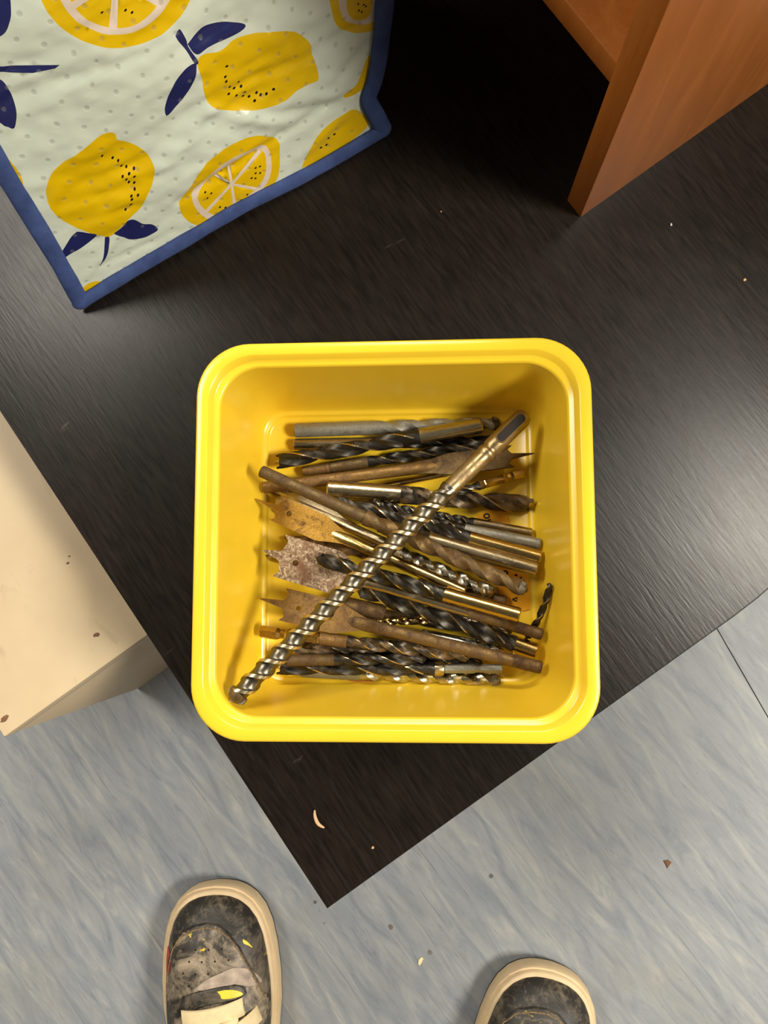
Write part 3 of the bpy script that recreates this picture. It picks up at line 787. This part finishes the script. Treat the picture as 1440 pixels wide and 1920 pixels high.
s3 = 3.789
prints = []           # (material index, polygon in panel coordinates), later ones on top
def pr(mi, pts, smooth=True):
    P = [uv(*p) for p in pts]
    if smooth:
        q = [(*p, 0) for p in P]; q = q + [q[0]]
        P = [tuple(map(float, p[:2])) for p in smooth_path(q, 4)][:-1]
    prints.append((mi, P))
def spoke(c, e, w):
    c, e = np.array(c), np.array(e); t = (e - c) / np.linalg.norm(e - c); n = np.array([-t[1], t[0]])
    pr(3, [tuple(c - n * w), tuple(e - n * w * 1.5), tuple(e + n * w * 1.5), tuple(c + n * w)], False)
def seeds(pts, r=3.4, ang=-40):
    for x, y in pts:
        a = math.radians(ang + random.uniform(-12, 12))
        pr(4, [(x + r * math.cos(t) * math.cos(a) - r * .62 * math.sin(t) * math.sin(a), y + r * math.cos(t) * math.sin(a) + r * .62 * math.sin(t) * math.cos(a)) for t in np.linspace(0, 6.283, 8, endpoint=False)], False)
ell = lambda cx, cy, a, b, n=28: [(cx + a * math.cos(t), cy + b * math.sin(t)) for t in np.linspace(0, 2 * math.pi, n, endpoint=False)]
# lemon slice at the top left
pr(1, ell(209, -68, 152, 137)); pr(3, ell(206, -60, 112, 104)); pr(1, ell(206, -58, 94, 90))
for e in ((200, 34), (290, -10), (296, -90), (206, -150), (120, -100), (122, -10)): spoke((206, -58), e, 5)
seeds([(179, 2), (224, 0), (236, 4), (150, -30), (260, -40)])
# leaves running off the left
pr(2, [(-25, 130), (0, 142), (12, 158), (22, 180), (27, 205), (24, 233), (12, 231), (0, 226), (-30, 195)])
pr(2, [(-20, 60), (0, 46), (9, 25), (12, 0), (8, -25), (-20, -20)])
pr(2, [(-30, 112), (0, 112), (50, 110), (80, 107), (103, 104), (95, 112), (55, 122), (0, 124), (-30, 124)], False)
# lemon with leaves, upper middle
pr(1, [(359, 100), (362, 92), (372, 85), (395, 83), (412, 75), (430, 62), (460, 52), (490, 49), (530, 49), (552, 55), (568, 67), (580, 80), (584, 100), (590, 120), (593, 143), (575, 152), (552, 163), (530, 180), (500, 192), (470, 196), (430, 198), (405, 194), (385, 183), (374, 160), (370, 135), (362, 115)])
pr(2, [(343, 69), (360, 50), (380, 36), (420, 31), (453, 36), (441, 49), (406, 63), (380, 73), (362, 85), (352, 82)])
pr(2, [(319, 52), (323, 44), (329, 41), (340, 60), (345, 75), (361, 98), (355, 103), (340, 80), (325, 62)])
pr(2, [(358, 100), (345, 105), (330, 117), (312, 145), (302, 180), (301, 195), (306, 204), (320, 190), (340, 165), (352, 140), (357, 120)])
seeds(sc_([(140, 422), (130, 497), (137, 531), (233, 548), (253, 582), (203, 594), (163, 632), (216, 642), (276, 620), (270, 656), (314, 661), (349, 685), (367, 634), (393, 645), (432, 635), (482, 602), (168, 578)], s3, 380, 0))
# lemon, lower left
pr(1, [(185, 237), (198, 233), (209, 238), (214, 250), (235, 257), (258, 268), (275, 285), (283, 305), (281, 330), (270, 355), (260, 380), (240, 400), (225, 420), (210, 436), (200, 441), (185, 438), (160, 430), (130, 418), (110, 405), (92, 385), (84, 360), (84, 345), (92, 320), (110, 298), (135, 278), (160, 258), (175, 245)])
seeds(sc_([(710, 15), (785, 30), (823, 48), (850, 92), (887, 102), (937, 108), (900, 140), (853, 159), (935, 157), (880, 180), (900, 202), (937, 205), (938, 246), (957, 282), (912, 291), (915, 314), (912, 355), (877, 396)], s3, 0, 280), ang=-60)
pr(2, sc_([(800, 585), (850, 540), (890, 480), (940, 470), (1000, 505), (1070, 515), (1115, 555), (1060, 595), (1000, 620), (920, 630), (870, 610)], s3, 0, 280))
pr(2, sc_([(540, 570), (600, 575), (680, 590), (640, 640), (570, 690), (500, 735), (440, 780), (425, 770), (430, 735), (460, 680), (500, 610)], s3, 0, 280))
pr(2, sc_([(740, 612), (770, 612), (765, 680), (745, 760), (712, 822), (708, 812), (725, 750), (735, 690)], s3, 0, 280))
# lemon running off the left edge
pr(1, [(-30, 262), (-5, 280), (13, 293), (29, 312), (40, 333), (41, 362), (20, 380), (-20, 350)])
# lemon slice, lower middle
s4 = 3.2727
pr(1, sc_([(40, 640), (110, 510), (200, 370), (350, 260), (520, 215), (640, 250), (662, 330), (650, 500), (560, 610), (430, 700), (320, 755), (200, 790), (120, 770), (60, 710)], s4, 320, 180))
pr(3, sc_([(115, 590), (150, 530), (240, 440), (340, 360), (450, 310), (560, 286), (605, 350), (605, 480), (540, 590), (400, 715), (280, 765), (190, 725), (135, 655)], s4, 320, 180))
pr(1, sc_([(152, 600), (175, 555), (260, 465), (350, 395), (460, 340), (545, 318), (575, 370), (570, 480), (510, 570), (390, 672), (285, 728), (210, 690), (168, 642)], s4, 320, 180))
cS = sc_([(365, 525)], s4, 320, 180)[0]
for e in sc_([(265, 468), (345, 410), (540, 320), (550, 570), (392, 690), (210, 700)], s4, 320, 180): spoke(cS, e, 2.2)
seeds(sc_([(200, 570), (238, 578), (215, 608), (297, 672), (332, 676), (343, 695), (428, 633), (465, 597), (458, 630), (510, 424), (538, 416), (512, 459), (540, 458), (488, 490), (512, 492), (305, 450)], s4, 320, 180), 2.6)
# lemons cut by the right and lower edge
pr(1, sc_([(800, 440), (840, 320), (890, 230), (960, 160), (1050, 100), (1120, 75), (1180, 110), (1215, 165), (1150, 240), (950, 380)], s4, 320, 180))
seeds(sc_([(1000, 228), (963, 250), (952, 294), (918, 310)], s4, 320, 180), 3)
pr(1, sc_([(1230, 350), (1170, 410), (1130, 500), (1090, 590), (1005, 665), (1020, 690), (1150, 615), (1215, 520)], s3, 380, 0))
pr(1, sc_([(890, -60), (895, 0), (910, 70), (940, 160), (990, 210), (1080, 235), (1180, 225), (1235, 190), (1262, 100), (1270, -60)], s3, 380, 0))
pr(3, sc_([(955, -60), (962, 0), (975, 80), (1010, 140), (1070, 172), (1150, 178), (1215, 150), (1235, 80), (1240, -60)], s3, 380, 0))
pr(1, sc_([(1020, -60), (1022, 0), (1025, 70), (1050, 120), (1100, 148), (1150, 145), (1190, 110), (1200, 40), (1200, -60)], s3, 380, 0))
seeds(sc_([(1105, 28), (1145, 35), (1110, 75), (1130, 85), (1160, 45)], s3, 380, 0), 2.6, -70)
pr(3, sc_([(545, 1060), (600, 990), (660, 955), (720, 950), (640, 1010), (575, 1060)], s3, 0, 280)); pr(1, sc_([(555, 1025), (600, 970), (660, 938), (725, 940), (640, 992), (570, 1035)], s3, 0, 280))

def relief(u, v):
    """soft bulge and creases of the front panel, metres out of its plane"""
    x = u / BWID; y = v / BH
    edge = min(max(x, 0) * 5, max(1 - x, 0) * 5, max(y, 0) * 5, 1.0); edge = max(edge, 0)
    h = 0.007 * math.sin(math.pi * min(max(x, 0), 1)) * math.sin(math.pi * min(max(y, 0), 1)) ** 0.7
    h += edge * (0.0030 * noise.noise((u * 16, v * 34, 1.0)) + 0.0022 * (0.5 - abs(noise.noise((u * 26 + v * 16, v * 80, 5.0)))) + 0.0007 * noise.noise((u * 110, v * 190, 9.0)))
    for (a, b, w, amp) in creases:
        t = ((u - a[0]) * (b[0] - a[0]) + (v - a[1]) * (b[1] - a[1])) / ((b[0] - a[0]) ** 2 + (b[1] - a[1]) ** 2)
        tc = min(max(t, 0), 1); dx = u - a[0] - tc * (b[0] - a[0]); dy = v - a[1] - tc * (b[1] - a[1]); q = (dx * dx + dy * dy) / (w * w)
        if q < 9: h += amp * math.exp(-q) * (0.4 + 0.6 * math.sin(math.pi * min(max(tc, 0.05), 0.95)))
    return h
creases = []
for a, b, w, amp in (((330, 372), (525, 248), .0030, -.0026), ((525, 248), (650, 178), .0035, -.0024), ((26, 171), (255, 84), .0028, -.0014), ((385, 196), (520, 222), .0040, .0022), ((385, 200), (300, 300), .0060, .0030),
                     ((500, 205), (640, 195), .0030, -.0018), ((395, 165), (580, 100), .0030, -.0014), ((385, 150), (540, 70), .0028, -.0012), ((590, 90), (700, 30), .003, -.0014), ((110, 385), (250, 340), .0026, -.0012),
                     ((120, 350), (270, 290), .0026, -.0012), ((150, 410), (250, 375), .0024, -.0010), ((160, 520), (220, 440), .0024, .0014), ((560, 290), (640, 215), .004, .002), ((620, 160), (700, 70), .003, -.0016), ((180, 500), (330, 430), .002, -.001)):
    creases.append((uv(*a), uv(*b), w, amp))

def in_poly(pts, poly):
    x, y = pts[:, 0], pts[:, 1]; res = np.zeros(len(pts), bool); P = np.array(poly); Q = np.roll(P, -1, axis=0)
    for (x0, y0), (x1, y1) in zip(P, Q):
        c = (y0 > y) != (y1 > y)
        if y0 != y1: res ^= c & (x < (x1 - x0) * (y - y0) / (y1 - y0) + x0)
    return res
verts2, edges2 = [], []
def add_loop(P):
    o_ = len(verts2); verts2.extend(P); n = len(P); edges2.extend([(o_ + i, o_ + (i + 1) % n) for i in range(n)])
add_loop(outline)
for _, P in prints: add_loop(P)
gs = 0.0023
gu = np.arange(-0.02, BWID + 0.02, gs); gv = np.arange(0.001, BH, gs)
gp = np.array([(u + (gs / 2 if k % 2 else 0), v) for k, v in enumerate(gv) for u in gu])
gp = gp[in_poly(gp, outline)]
verts2.extend([tuple(map(float, p)) for p in gp])
cv, ce, cf, _, _, _ = delaunay_2d_cdt([Vector(p) for p in verts2], edges2, [], 0, 1e-6, False)
cv = np.array([tuple(v) for v in cv]); cf = np.array([f for f in cf if len(f) == 3])
cen = cv[cf].mean(axis=1); keep = in_poly(cen, outline); cf = cf[keep]; cen = cen[keep]
mi = np.zeros(len(cf), int)
for k, P in prints:
    A_ = np.array(P); lo_, hi_ = A_.min(0), A_.max(0)
    box = np.where((cen >= lo_).all(1) & (cen <= hi_).all(1))[0]
    if len(box): mi[box[in_poly(cen[box], P)]] = k
used = np.unique(cf); remap = -np.ones(len(cv), int); remap[used] = np.arange(len(used))
V3 = [(cv[i, 0], -relief(*cv[i]), cv[i, 1]) for i in used]
mesh('front_panel', V3, remap[cf], [M_bag, M_lem, M_navy, M_pith, M_seed], bag, mi, sharp=180)
# body of the bag behind the front panel
DEP = 0.11
sl = lambda y, z: z                          # keeps the other panels square to the leaning front
def gusset(path, name, sgn):
    rows = []
    for (u, v) in path:
        row = []
        for k in range(9):
            t = k / 8; y = DEP * t
            bul = sgn * (0.010 * math.sin(math.pi * t) * min(1, v / 0.05 + .2) + 0.002 * noise.noise((t * 5, v * 40, 3 + sgn)))
            row.append((u + bul - sgn * 0.004 * t, y, v + 0.0 - y * math.tan(0) + (math.tan(lean) * y * (1 - min(1, v / BH)))))
        rows.append(row)
    n = 9; V = [p for r in rows for p in r]; F = [(i * n + j, i * n + j + 1, (i + 1) * n + j + 1, (i + 1) * n + j) for i in range(len(rows) - 1) for j in range(n - 1)]
    m_ = [1 if (noise.noise((k % 8 * .25, k // 8 * .09, 2.2 + sgn)) > .10) else 0 for k in range(len(F))]
    return mesh(name, V, F, [M_bag, M_lem], bag, m_, 180), rows
gR, rowsR = gusset(right_uv, 'side_panel', 1)
gL, rowsL = gusset(left_uv, 'side_panel', -1)
bk = [rowsL[0][-1], rowsR[0][-1], rowsR[-1][-1], rowsL[-1][-1]]
mesh('back_panel', bk + [(p[0], p[1] + .002, p[2]) for p in bk], [(0, 1, 2, 3), (7, 6, 5, 4), (0, 4, 5, 1), (1, 5, 6, 2), (2, 6, 7, 3), (3, 7, 4, 0)], M_bag, bag, smooth=False)
tp = [rowsL[-1][0], rowsR[-1][0], rowsR[-1][-1], rowsL[-1][-1]]
mesh('top_panel', tp + [(p[0], p[1], p[2] + .002) for p in tp], [(0, 1, 2, 3), (7, 6, 5, 4), (0, 4, 5, 1), (1, 5, 6, 2), (2, 6, 7, 3), (3, 7, 4, 0)], M_bag, bag, smooth=False)
bt = [rowsL[0][0], rowsR[0][0], rowsR[0][-1], rowsL[0][-1]]
mesh('bottom_panel', bt + [(p[0], p[1], p[2] + .0015) for p in bt], [(0, 1, 2, 3), (7, 6, 5, 4), (0, 4, 5, 1), (1, 5, 6, 2), (2, 6, 7, 3), (3, 7, 4, 0)], M_bag, bag, smooth=False)

def binding(path, w, name='binding'):
    """folded tape along a seam: a flattened bead standing proud of the panel"""
    P = [np.array(p, float) for p in path]; rings = []
    for k, p in enumerate(P):
        t = P[min(k + 1, len(P) - 1)] - P[max(k - 1, 0)]; t /= np.linalg.norm(t)
        s = np.cross(t, (0, -1.0, 0)); s /= np.linalg.norm(s); u = np.cross(s, t)
        wob = 1 + 0.10 * noise.noise((p[0] * 60, p[2] * 60, 4.0))
        rings.append([p + s * w * wob * (abs(math.cos(a)) ** .7 * math.copysign(1, math.cos(a))) + u * w * 0.42 * math.sin(a) for a in np.linspace(0, 2 * math.pi, 12, endpoint=False)])
    V, F = loft(rings); return mesh(name, V, F, M_trim, bag, sharp=60)
binding([(u, -0.002, v) for u, v in bottom_uv], 0.0052)
binding([(u, -0.002, v) for u, v in right_uv], 0.0056)
binding([(u, -0.002, v) for u, v in left_uv], 0.0052)
binding([r[-1] for r in rowsR], 0.003)
# rounded corner pieces where the bindings meet
for c in (bottom_uv[0], bottom_uv[-1]):
    rings = [[(c[0] + 0.0058 * math.sin(q) * math.cos(a), -0.002 + 0.0022 * -math.cos(q), c[1] + 0.0058 * math.sin(q) * math.sin(a)) for a in np.linspace(0, 6.283, 14, endpoint=False)] for q in np.linspace(0.15, math.pi - 0.15, 7)]
    V, F = loft(rings); mesh('binding_corner', V, F, M_trim, bag, sharp=60)

# ------------------------------------------------------------------ paint-stained shoes
def upper_mat(name, seed, dark=1.0):
    t = NT(name); v = t.coords(loc=(seed, seed * .6, 0))
    a = t.noise(v, 30, 8, 0.70, 0.6); b = t.noise(v, 110, 7, 0.72, 0.5); c = t.noise(v, 22, 4, .5, .6)
    col = t.ramp(a, [(0.38, lin(40, 36, 31)), (0.49, lin(60, 54, 46)), (0.54, lin(112, 100, 84)), (0.66, lin(172, 154, 130))])
    col = t.mix(t.math('MULTIPLY', step(t, b, 0.54, 0.70), 0.70), col, lin(176, 156, 126))
    col = t.mix(step(t, t.noise(v, 50, 6, .65, 1.0), 0.655, 0.68), col, lin(214, 184, 52))
    col = t.mix(t.math('MULTIPLY', step(t, c, 0.62, 0.68), .6), col, lin(120, 100, 96))
    col = t.mix(1.0, col, (dark, dark, dark, 1), 'MULTIPLY')
    t.set(Base__Color=col, Roughness=0.5)
    t.bump(t.math('ADD', b, a), 0.4, 0.0008)
    return t.m
M_up = upper_mat('paint_smeared_black_leather', 0.3); M_up2 = upper_mat('paint_flecked_black_leather', 4.1)
M_bump = upper_mat('scraped_dark_toe_bumper', 7.7, 0.45)
M_sole = plain('aged_cream_rubber', lin(214, 188, 148), 0.6, var=0.10, scale=40)
M_lace = plain('cream_cotton_lace', lin(226, 204, 158), 0.85, var=0.08, scale=120, bump=0.3)
M_stitch = plain('soiled_thread', lin(128, 104, 72), 0.8, var=.6, scale=500)
M_perf = plain('dark_perforation', lin(14, 12, 10), 0.9)
M_yp = plain('dried_yellow_paint', lin(232, 204, 60), 0.5); M_rp = plain('dried_red_paint', lin(170, 52, 44), 0.5)
M_worn = plain('bare_worn_leather', lin(168, 150, 134), .7, var=.35, scale=120, bump=.3)
M_out = plain('dark_outsole', lin(50, 42, 36), 0.8)

WS = [0, 1, 3, 7, 14, 25, 40, 60, 85, 110, 140, 175, 215, 250, 272, 281, 285]
WW = [0, 12, 20, 28.5, 37, 44.5, 50, 53.5, 55.5, 55, 51, 45, 41, 38, 28, 14, 0]
HS = [0, 3, 8, 18, 35, 60, 90, 120, 150, 180, 230, 285]
HH = [2, 8, 14, 21, 28, 33, 38, 46, 56, 64, 60, 62]
def halfw(s): return float(np.interp(s, WS, WW)) * mm
def shoe(name, toe_px, ang, label, mup, detail):
    T = at(*toe_px, 0.018)
    root = empty(name, (T[0], T[1], 0), math.radians(ang)); tag(root, label, 'shoe', 'paint-stained shoes')
    def ring(ins, z, lift=0.0, n=64):
        # closed plan outline, toe at y = 0, heel at y = -285 mm
        S1 = 285 * (0.5 - 0.5 * np.cos(np.linspace(0, math.pi, n)))
        left = []
        for s in S1:
            k = 1 - ins / 56.0; sy = 285 / 2 + (s - 285 / 2) * (1 - 2 * ins / 285)
            left.append((-halfw(s) * k, -sy * mm, z * mm + lift * mm * max(0, 1 - s / 45) ** 2))
        right = [(-x, y, z_) for x, y, z_ in left[1:-1]][::-1]
        return left + right
    V, F = loft([ring(2.5, 0, 4), ring(0.5, 1.5, 4), ring(0, 5, 3)]); mesh('outsole', V, F, M_out, root, sharp=60)
    V, F = loft([ring(0.2, 5, 3), ring(0, 12, 2), ring(0.3, 19, 2), ring(1.2, 21, 2), ring(2.2, 20.6, 2), ring(2.8, 20.8, 2), ring(3.4, 24, 2), ring(5.0, 25.6, 2), ring(7.5, 25.4, 2), ring(9, 22, 2)], True, True)
    mesh('rubber_sole', V, F, M_sole, root, sharp=50)
    ins = 6.0; kx = 1 - ins / 56.0
    def zup(x, s):
        """height of the upper above the floor"""
        sy = 285 / 2 + (s - 285 / 2) / (1 - 2 * ins / 285)
        w = halfw(min(max(sy, 0.01), 284.9)) * kx
        q = min(1, abs(x) / max(w, 1e-6))
        h = float(np.interp(s - ins, HS, HH)) * mm
        return 0.022 + h * (1 - q ** 2.4) ** 0.55 if s > ins else 0.022
    rows = []
    SS = list(ins + (165 - ins) * np.linspace(0, 1, 46) ** 1.6)
    for s in SS:
        sy = 285 / 2 + (s - 285 / 2) / (1 - 2 * ins / 285); w = halfw(max(sy, 0.02)) * kx
        rows.append([(w * math.sin(a), -s * mm, zup(w * math.sin(a), s)) for a in np.linspace(-math.pi / 2, math.pi / 2, 41)])
    n = 41; V = [p for r in rows for p in r]; F = [(i * n + j, i * n + j + 1, (i + 1) * n + j + 1, (i + 1) * n + j) for i in range(len(rows) - 1) for j in range(n - 1)]
    # toe bumper = faces in front of the stitched seam
    def seam_s(x): return float(np.interp(x / mm, (-45, -42, -37, -28, -15, -3, 8, 18, 27, 36, 44, 50), (95, 64, 46, 34, 28, 26, 28, 35, 47, 66, 86, 105)))
    mid = [1 if (-V[f[0]][1] / mm) < seam_s((V[f[0]][0] + V[f[2]][0]) / 2) else 0 for f in F]
    upper = mesh('upper', V, F, [mup, M_bump], root, mid, 60)
    # collar and heel, open for the foot
    rg = []
    for ins_, z in ((6, 22), (7, 45), (10, 62), (15, 70), (19, 68), (20, 40), (22, 27)):
        S1 = 160 + (285 - 160) * np.linspace(0, 1, 26); k = 1 - ins_ / 56.0
        lf = [(-halfw(min(s, 284)) * k, -(160 + (s - 160) * (1 - ins_ / 125)) * mm, z * mm) for s in S1]
        rg.append(lf + [(-x, y, z_) for x, y, z_ in lf[::-1]])
    n2 = len(rg[0]); V = [p for r in rg for p in r]; F = [(i * n2 + j, i * n2 + j + 1, (i + 1) * n2 + j + 1, (i + 1) * n2 + j) for i in range(len(rg) - 1) for j in range(n2 - 1)]
    mesh('collar', V, F, mup, root, sharp=60)
    insl = rg[-1]; mesh('insole', insl, [tuple(range(len(insl)))], M_perf, root, smooth=False)
    # seam cords, following the upper
    for off, r_ in ((0, 1.0), (3.2, .7)):
        pts = [(x, -(seam_s(x) + off) * mm, zup(x, seam_s(x) + off) + 0.0003) for x in np.linspace(-0.0440, 0.0460, 60)]
        V, F = tube(pts, r_ * mm, 6); mesh('toe_seam', V, F, M_stitch if off else M_bump, upper)
    # perforations
    V, F = [], []
    for s in np.arange(46, 98, 9.5):
        for x in np.arange(-24, 25, 12) + (6 if int(s / 9.5) % 2 else 0):
            if s < seam_s(x * mm) + 7: continue
            c = (x * mm, -s * mm, zup(x * mm, s) + 0.00025); o_ = len(V)
            V += [(c[0] + .0009 * math.cos(a), c[1] + .0009 * math.sin(a), zup(c[0] + .0009 * math.cos(a), s - .9 * math.sin(a)) + 0.0002) for a in np.linspace(0, 6.283, 8, endpoint=False)]
            F.append(tuple(range(o_, o_ + 8)))
    mesh('perforations', V, F, M_perf, upper, smooth=False)['kind'] = 'stuff'
    def patch(nm, pts, m, th, lift=0.0004):
        """thin piece laid on the upper; pts are (x mm, s mm)"""
        P = [tuple(p[:2]) for p in smooth_path([(*p, 0) for p in pts + [pts[0]]], 4)][:-1]
        cx_, cy_ = np.mean([p[0] for p in P]), np.mean([p[1] for p in P]); rings = []
        for k, q in ((1.0, 0.0), (0.99, th), (0.94, th * 1.25), (0.7, th * 1.3), (0.4, th * 1.3), (0.12, th * 1.3)):
            rings.append([((cx_ + (x - cx_) * k) * mm, -(cy_ + (s - cy_) * k) * mm, zup((cx_ + (x - cx_) * k) * mm, cy_ + (s - cy_) * k) + lift + q) for x, s in P])
        V, F = loft(rings); return mesh(nm, V, F, m, upper, sharp=50)
    ca, sa = math.cos(math.radians(ang)), math.sin(math.radians(ang))
    def on(px, py):
        """pixel to (x mm, s mm) on the upper"""
        z = 0.05
        for _ in range(12):
            p = at(px, py, z); dx, dy = p[0] - T[0], p[1] - T[1]
            x, y = dx * ca + dy * sa, -dx * sa + dy * ca
            z = zup(x, -y / mm)
        return (x / mm, -y / mm)
    def lace(p0, p1, wd):
        a, b = np.array(p0, float), np.array(p1, float); t = (b - a) / np.linalg.norm(b - a); nn = np.array([-t[1], t[0]]); rows = []
        for k in np.linspace(0, 1, 16):
            c = a + (b - a) * k; zc = zup(c[0] * mm, c[1]) + (0.0030 + 0.003 * math.sin(math.pi * k))
            rows.append([((c + nn * q * wd / 2)[0] * mm, -(c + nn * q * wd / 2)[1] * mm, zc + e - 0.0008 * q * q) for q, e in ((-1, 0), (-.9, .0012), (0, .0016), (.9, .0012), (1, 0), (.9, -.0008), (0, -.0010), (-.9, -.0008))])
        V, F = loft(rows); mesh('lace', V, F, M_lace, root, sharp=50)
    if detail:
        patch('worn_patch', [on(*p) for p in ((362, 1856), (385, 1838), (410, 1826), (440, 1814), (470, 1818), (492, 1838), (470, 1848), (440, 1845), (395, 1856))], M_worn, 0.0003)
        patch('vamp_strip', [on(*p) for p in ((318, 1890), (350, 1866), (410, 1850), (450, 1846), (462, 1857), (455, 1868), (400, 1880), (355, 1894), (325, 1906))], M_bump, 0.0012)
        patch('paint_spot', [on(*p) for p in ((408, 1857), (425, 1854), (445, 1855), (457, 1862), (440, 1869), (418, 1871), (414, 1864))], M_yp, 0.0004, 0.0018)
        patch('paint_spot', [on(*p) for p in ((455, 1760), (464, 1765), (474, 1776), (466, 1772), (457, 1768))], M_yp, 0.0003)
        patch('paint_spot', [on(*p) for p in ((314, 1770), (318, 1782), (319, 1810), (315, 1828), (312, 1815), (311, 1785))], M_rp, 0.0004)
        lace(on(344, 1908), on(458, 1884), 15); lace(on(438, 1935), on(488, 1896), 13); lace(on(345, 1945), on(450, 1918), 14)
        lace(on(340, 1975), on(480, 1950), 14)
    else:
        lace((-30, 116), (24, 104), 15); lace((-28, 134), (24, 122), 14); lace((-28, 152), (26, 140), 14)
    return root
shoe('shoe', (405, 1655), 4.0, 'paint-smeared black shoe with cream laces in view, nearest the table corner', M_up, True)
shoe('shoe', (1036, 1811), -14.0, 'paint-flecked black shoe at the bottom right with only its toe in view', M_up2, False)

# ------------------------------------------------------------------ crumbs and shavings
M_shav = plain('pale_wood_shaving', lin(214, 176, 136), 0.8)
P = [at(x, y, ZT + z) for x, y, z in ((590, 1519, .0012), (590, 1527, .0010), (592, 1536, .0010), (596, 1544, .0010), (602, 1549, .0012), (608, 1552, .0016))]
org = P[0].copy(); V, F = tube([p - org for p in smooth_path(P, 4)], [0.0005 + 0.0006 * math.sin(math.pi * k / 20) for k in range(21)], 6, 0.6)
o = mesh('wood_shaving', V, F, M_shav); o.location = tuple(org); tag(o, 'small curled wood shaving on the black table below the tub', 'shaving')
def blob(px, py, s, n=7): return [(px + s * random.uniform(.6, 1.1) * math.cos(a), py + s * random.uniform(.6, 1.1) * math.sin(a)) for a in np.linspace(0, 6.283, n, endpoint=False)]
flake('crumb', 'tiny pale crumb near the sharp corner of the black table', blob(699, 1589, 3), ZT + .0001, .0006, M_shav, 'crumb')
flake('crumb', 'tiny white crumb on the table below the wooden shelf unit', blob(1258, 421, 3), ZT + .0001, .0005, plain('white_crumb', lin(220, 214, 200), .8), 'crumb')
flake('paint_chip', 'small pale yellow paint chip on the floor between the shoes', [(785, 1799), (790, 1794), (794, 1797), (791, 1804), (787, 1810), (784, 1806)], .0001, .0008, plain('pale_yellow_chip', lin(236, 222, 170), .7), 'chip')
flake('dirt_flake', 'small brown dirt flake on the blue floor at the right', [(1244, 1614), (1252, 1612), (1259, 1616), (1255, 1622), (1251, 1628), (1248, 1621)], .0001, .0007, plain('brown_dirt', lin(120, 84, 58), .9), 'flake')
flake('dirt_flake', 'brown speck on the floor just off the sharp table corner', blob(733, 1738, 6), .0001, .0004, plain('grey_brown_dirt', lin(112, 98, 90), .9), 'flake')
flake('dirt_flake', 'grey-brown speck on the floor above the pale yellow paint chip', blob(806, 1786, 5), .0001, .0004, plain('dull_dirt', lin(118, 108, 102), .9), 'flake')
flake('crumb', 'tiny white crumb on the table near the right edge of the view', blob(1396, 525, 3), ZT + .0001, .0005, M_shav, 'crumb')
flake('crumb', 'tiny pale crumb on the table between the bag and the tub', blob(827, 397, 2), ZT + .0001, .0005, M_shav, 'crumb')
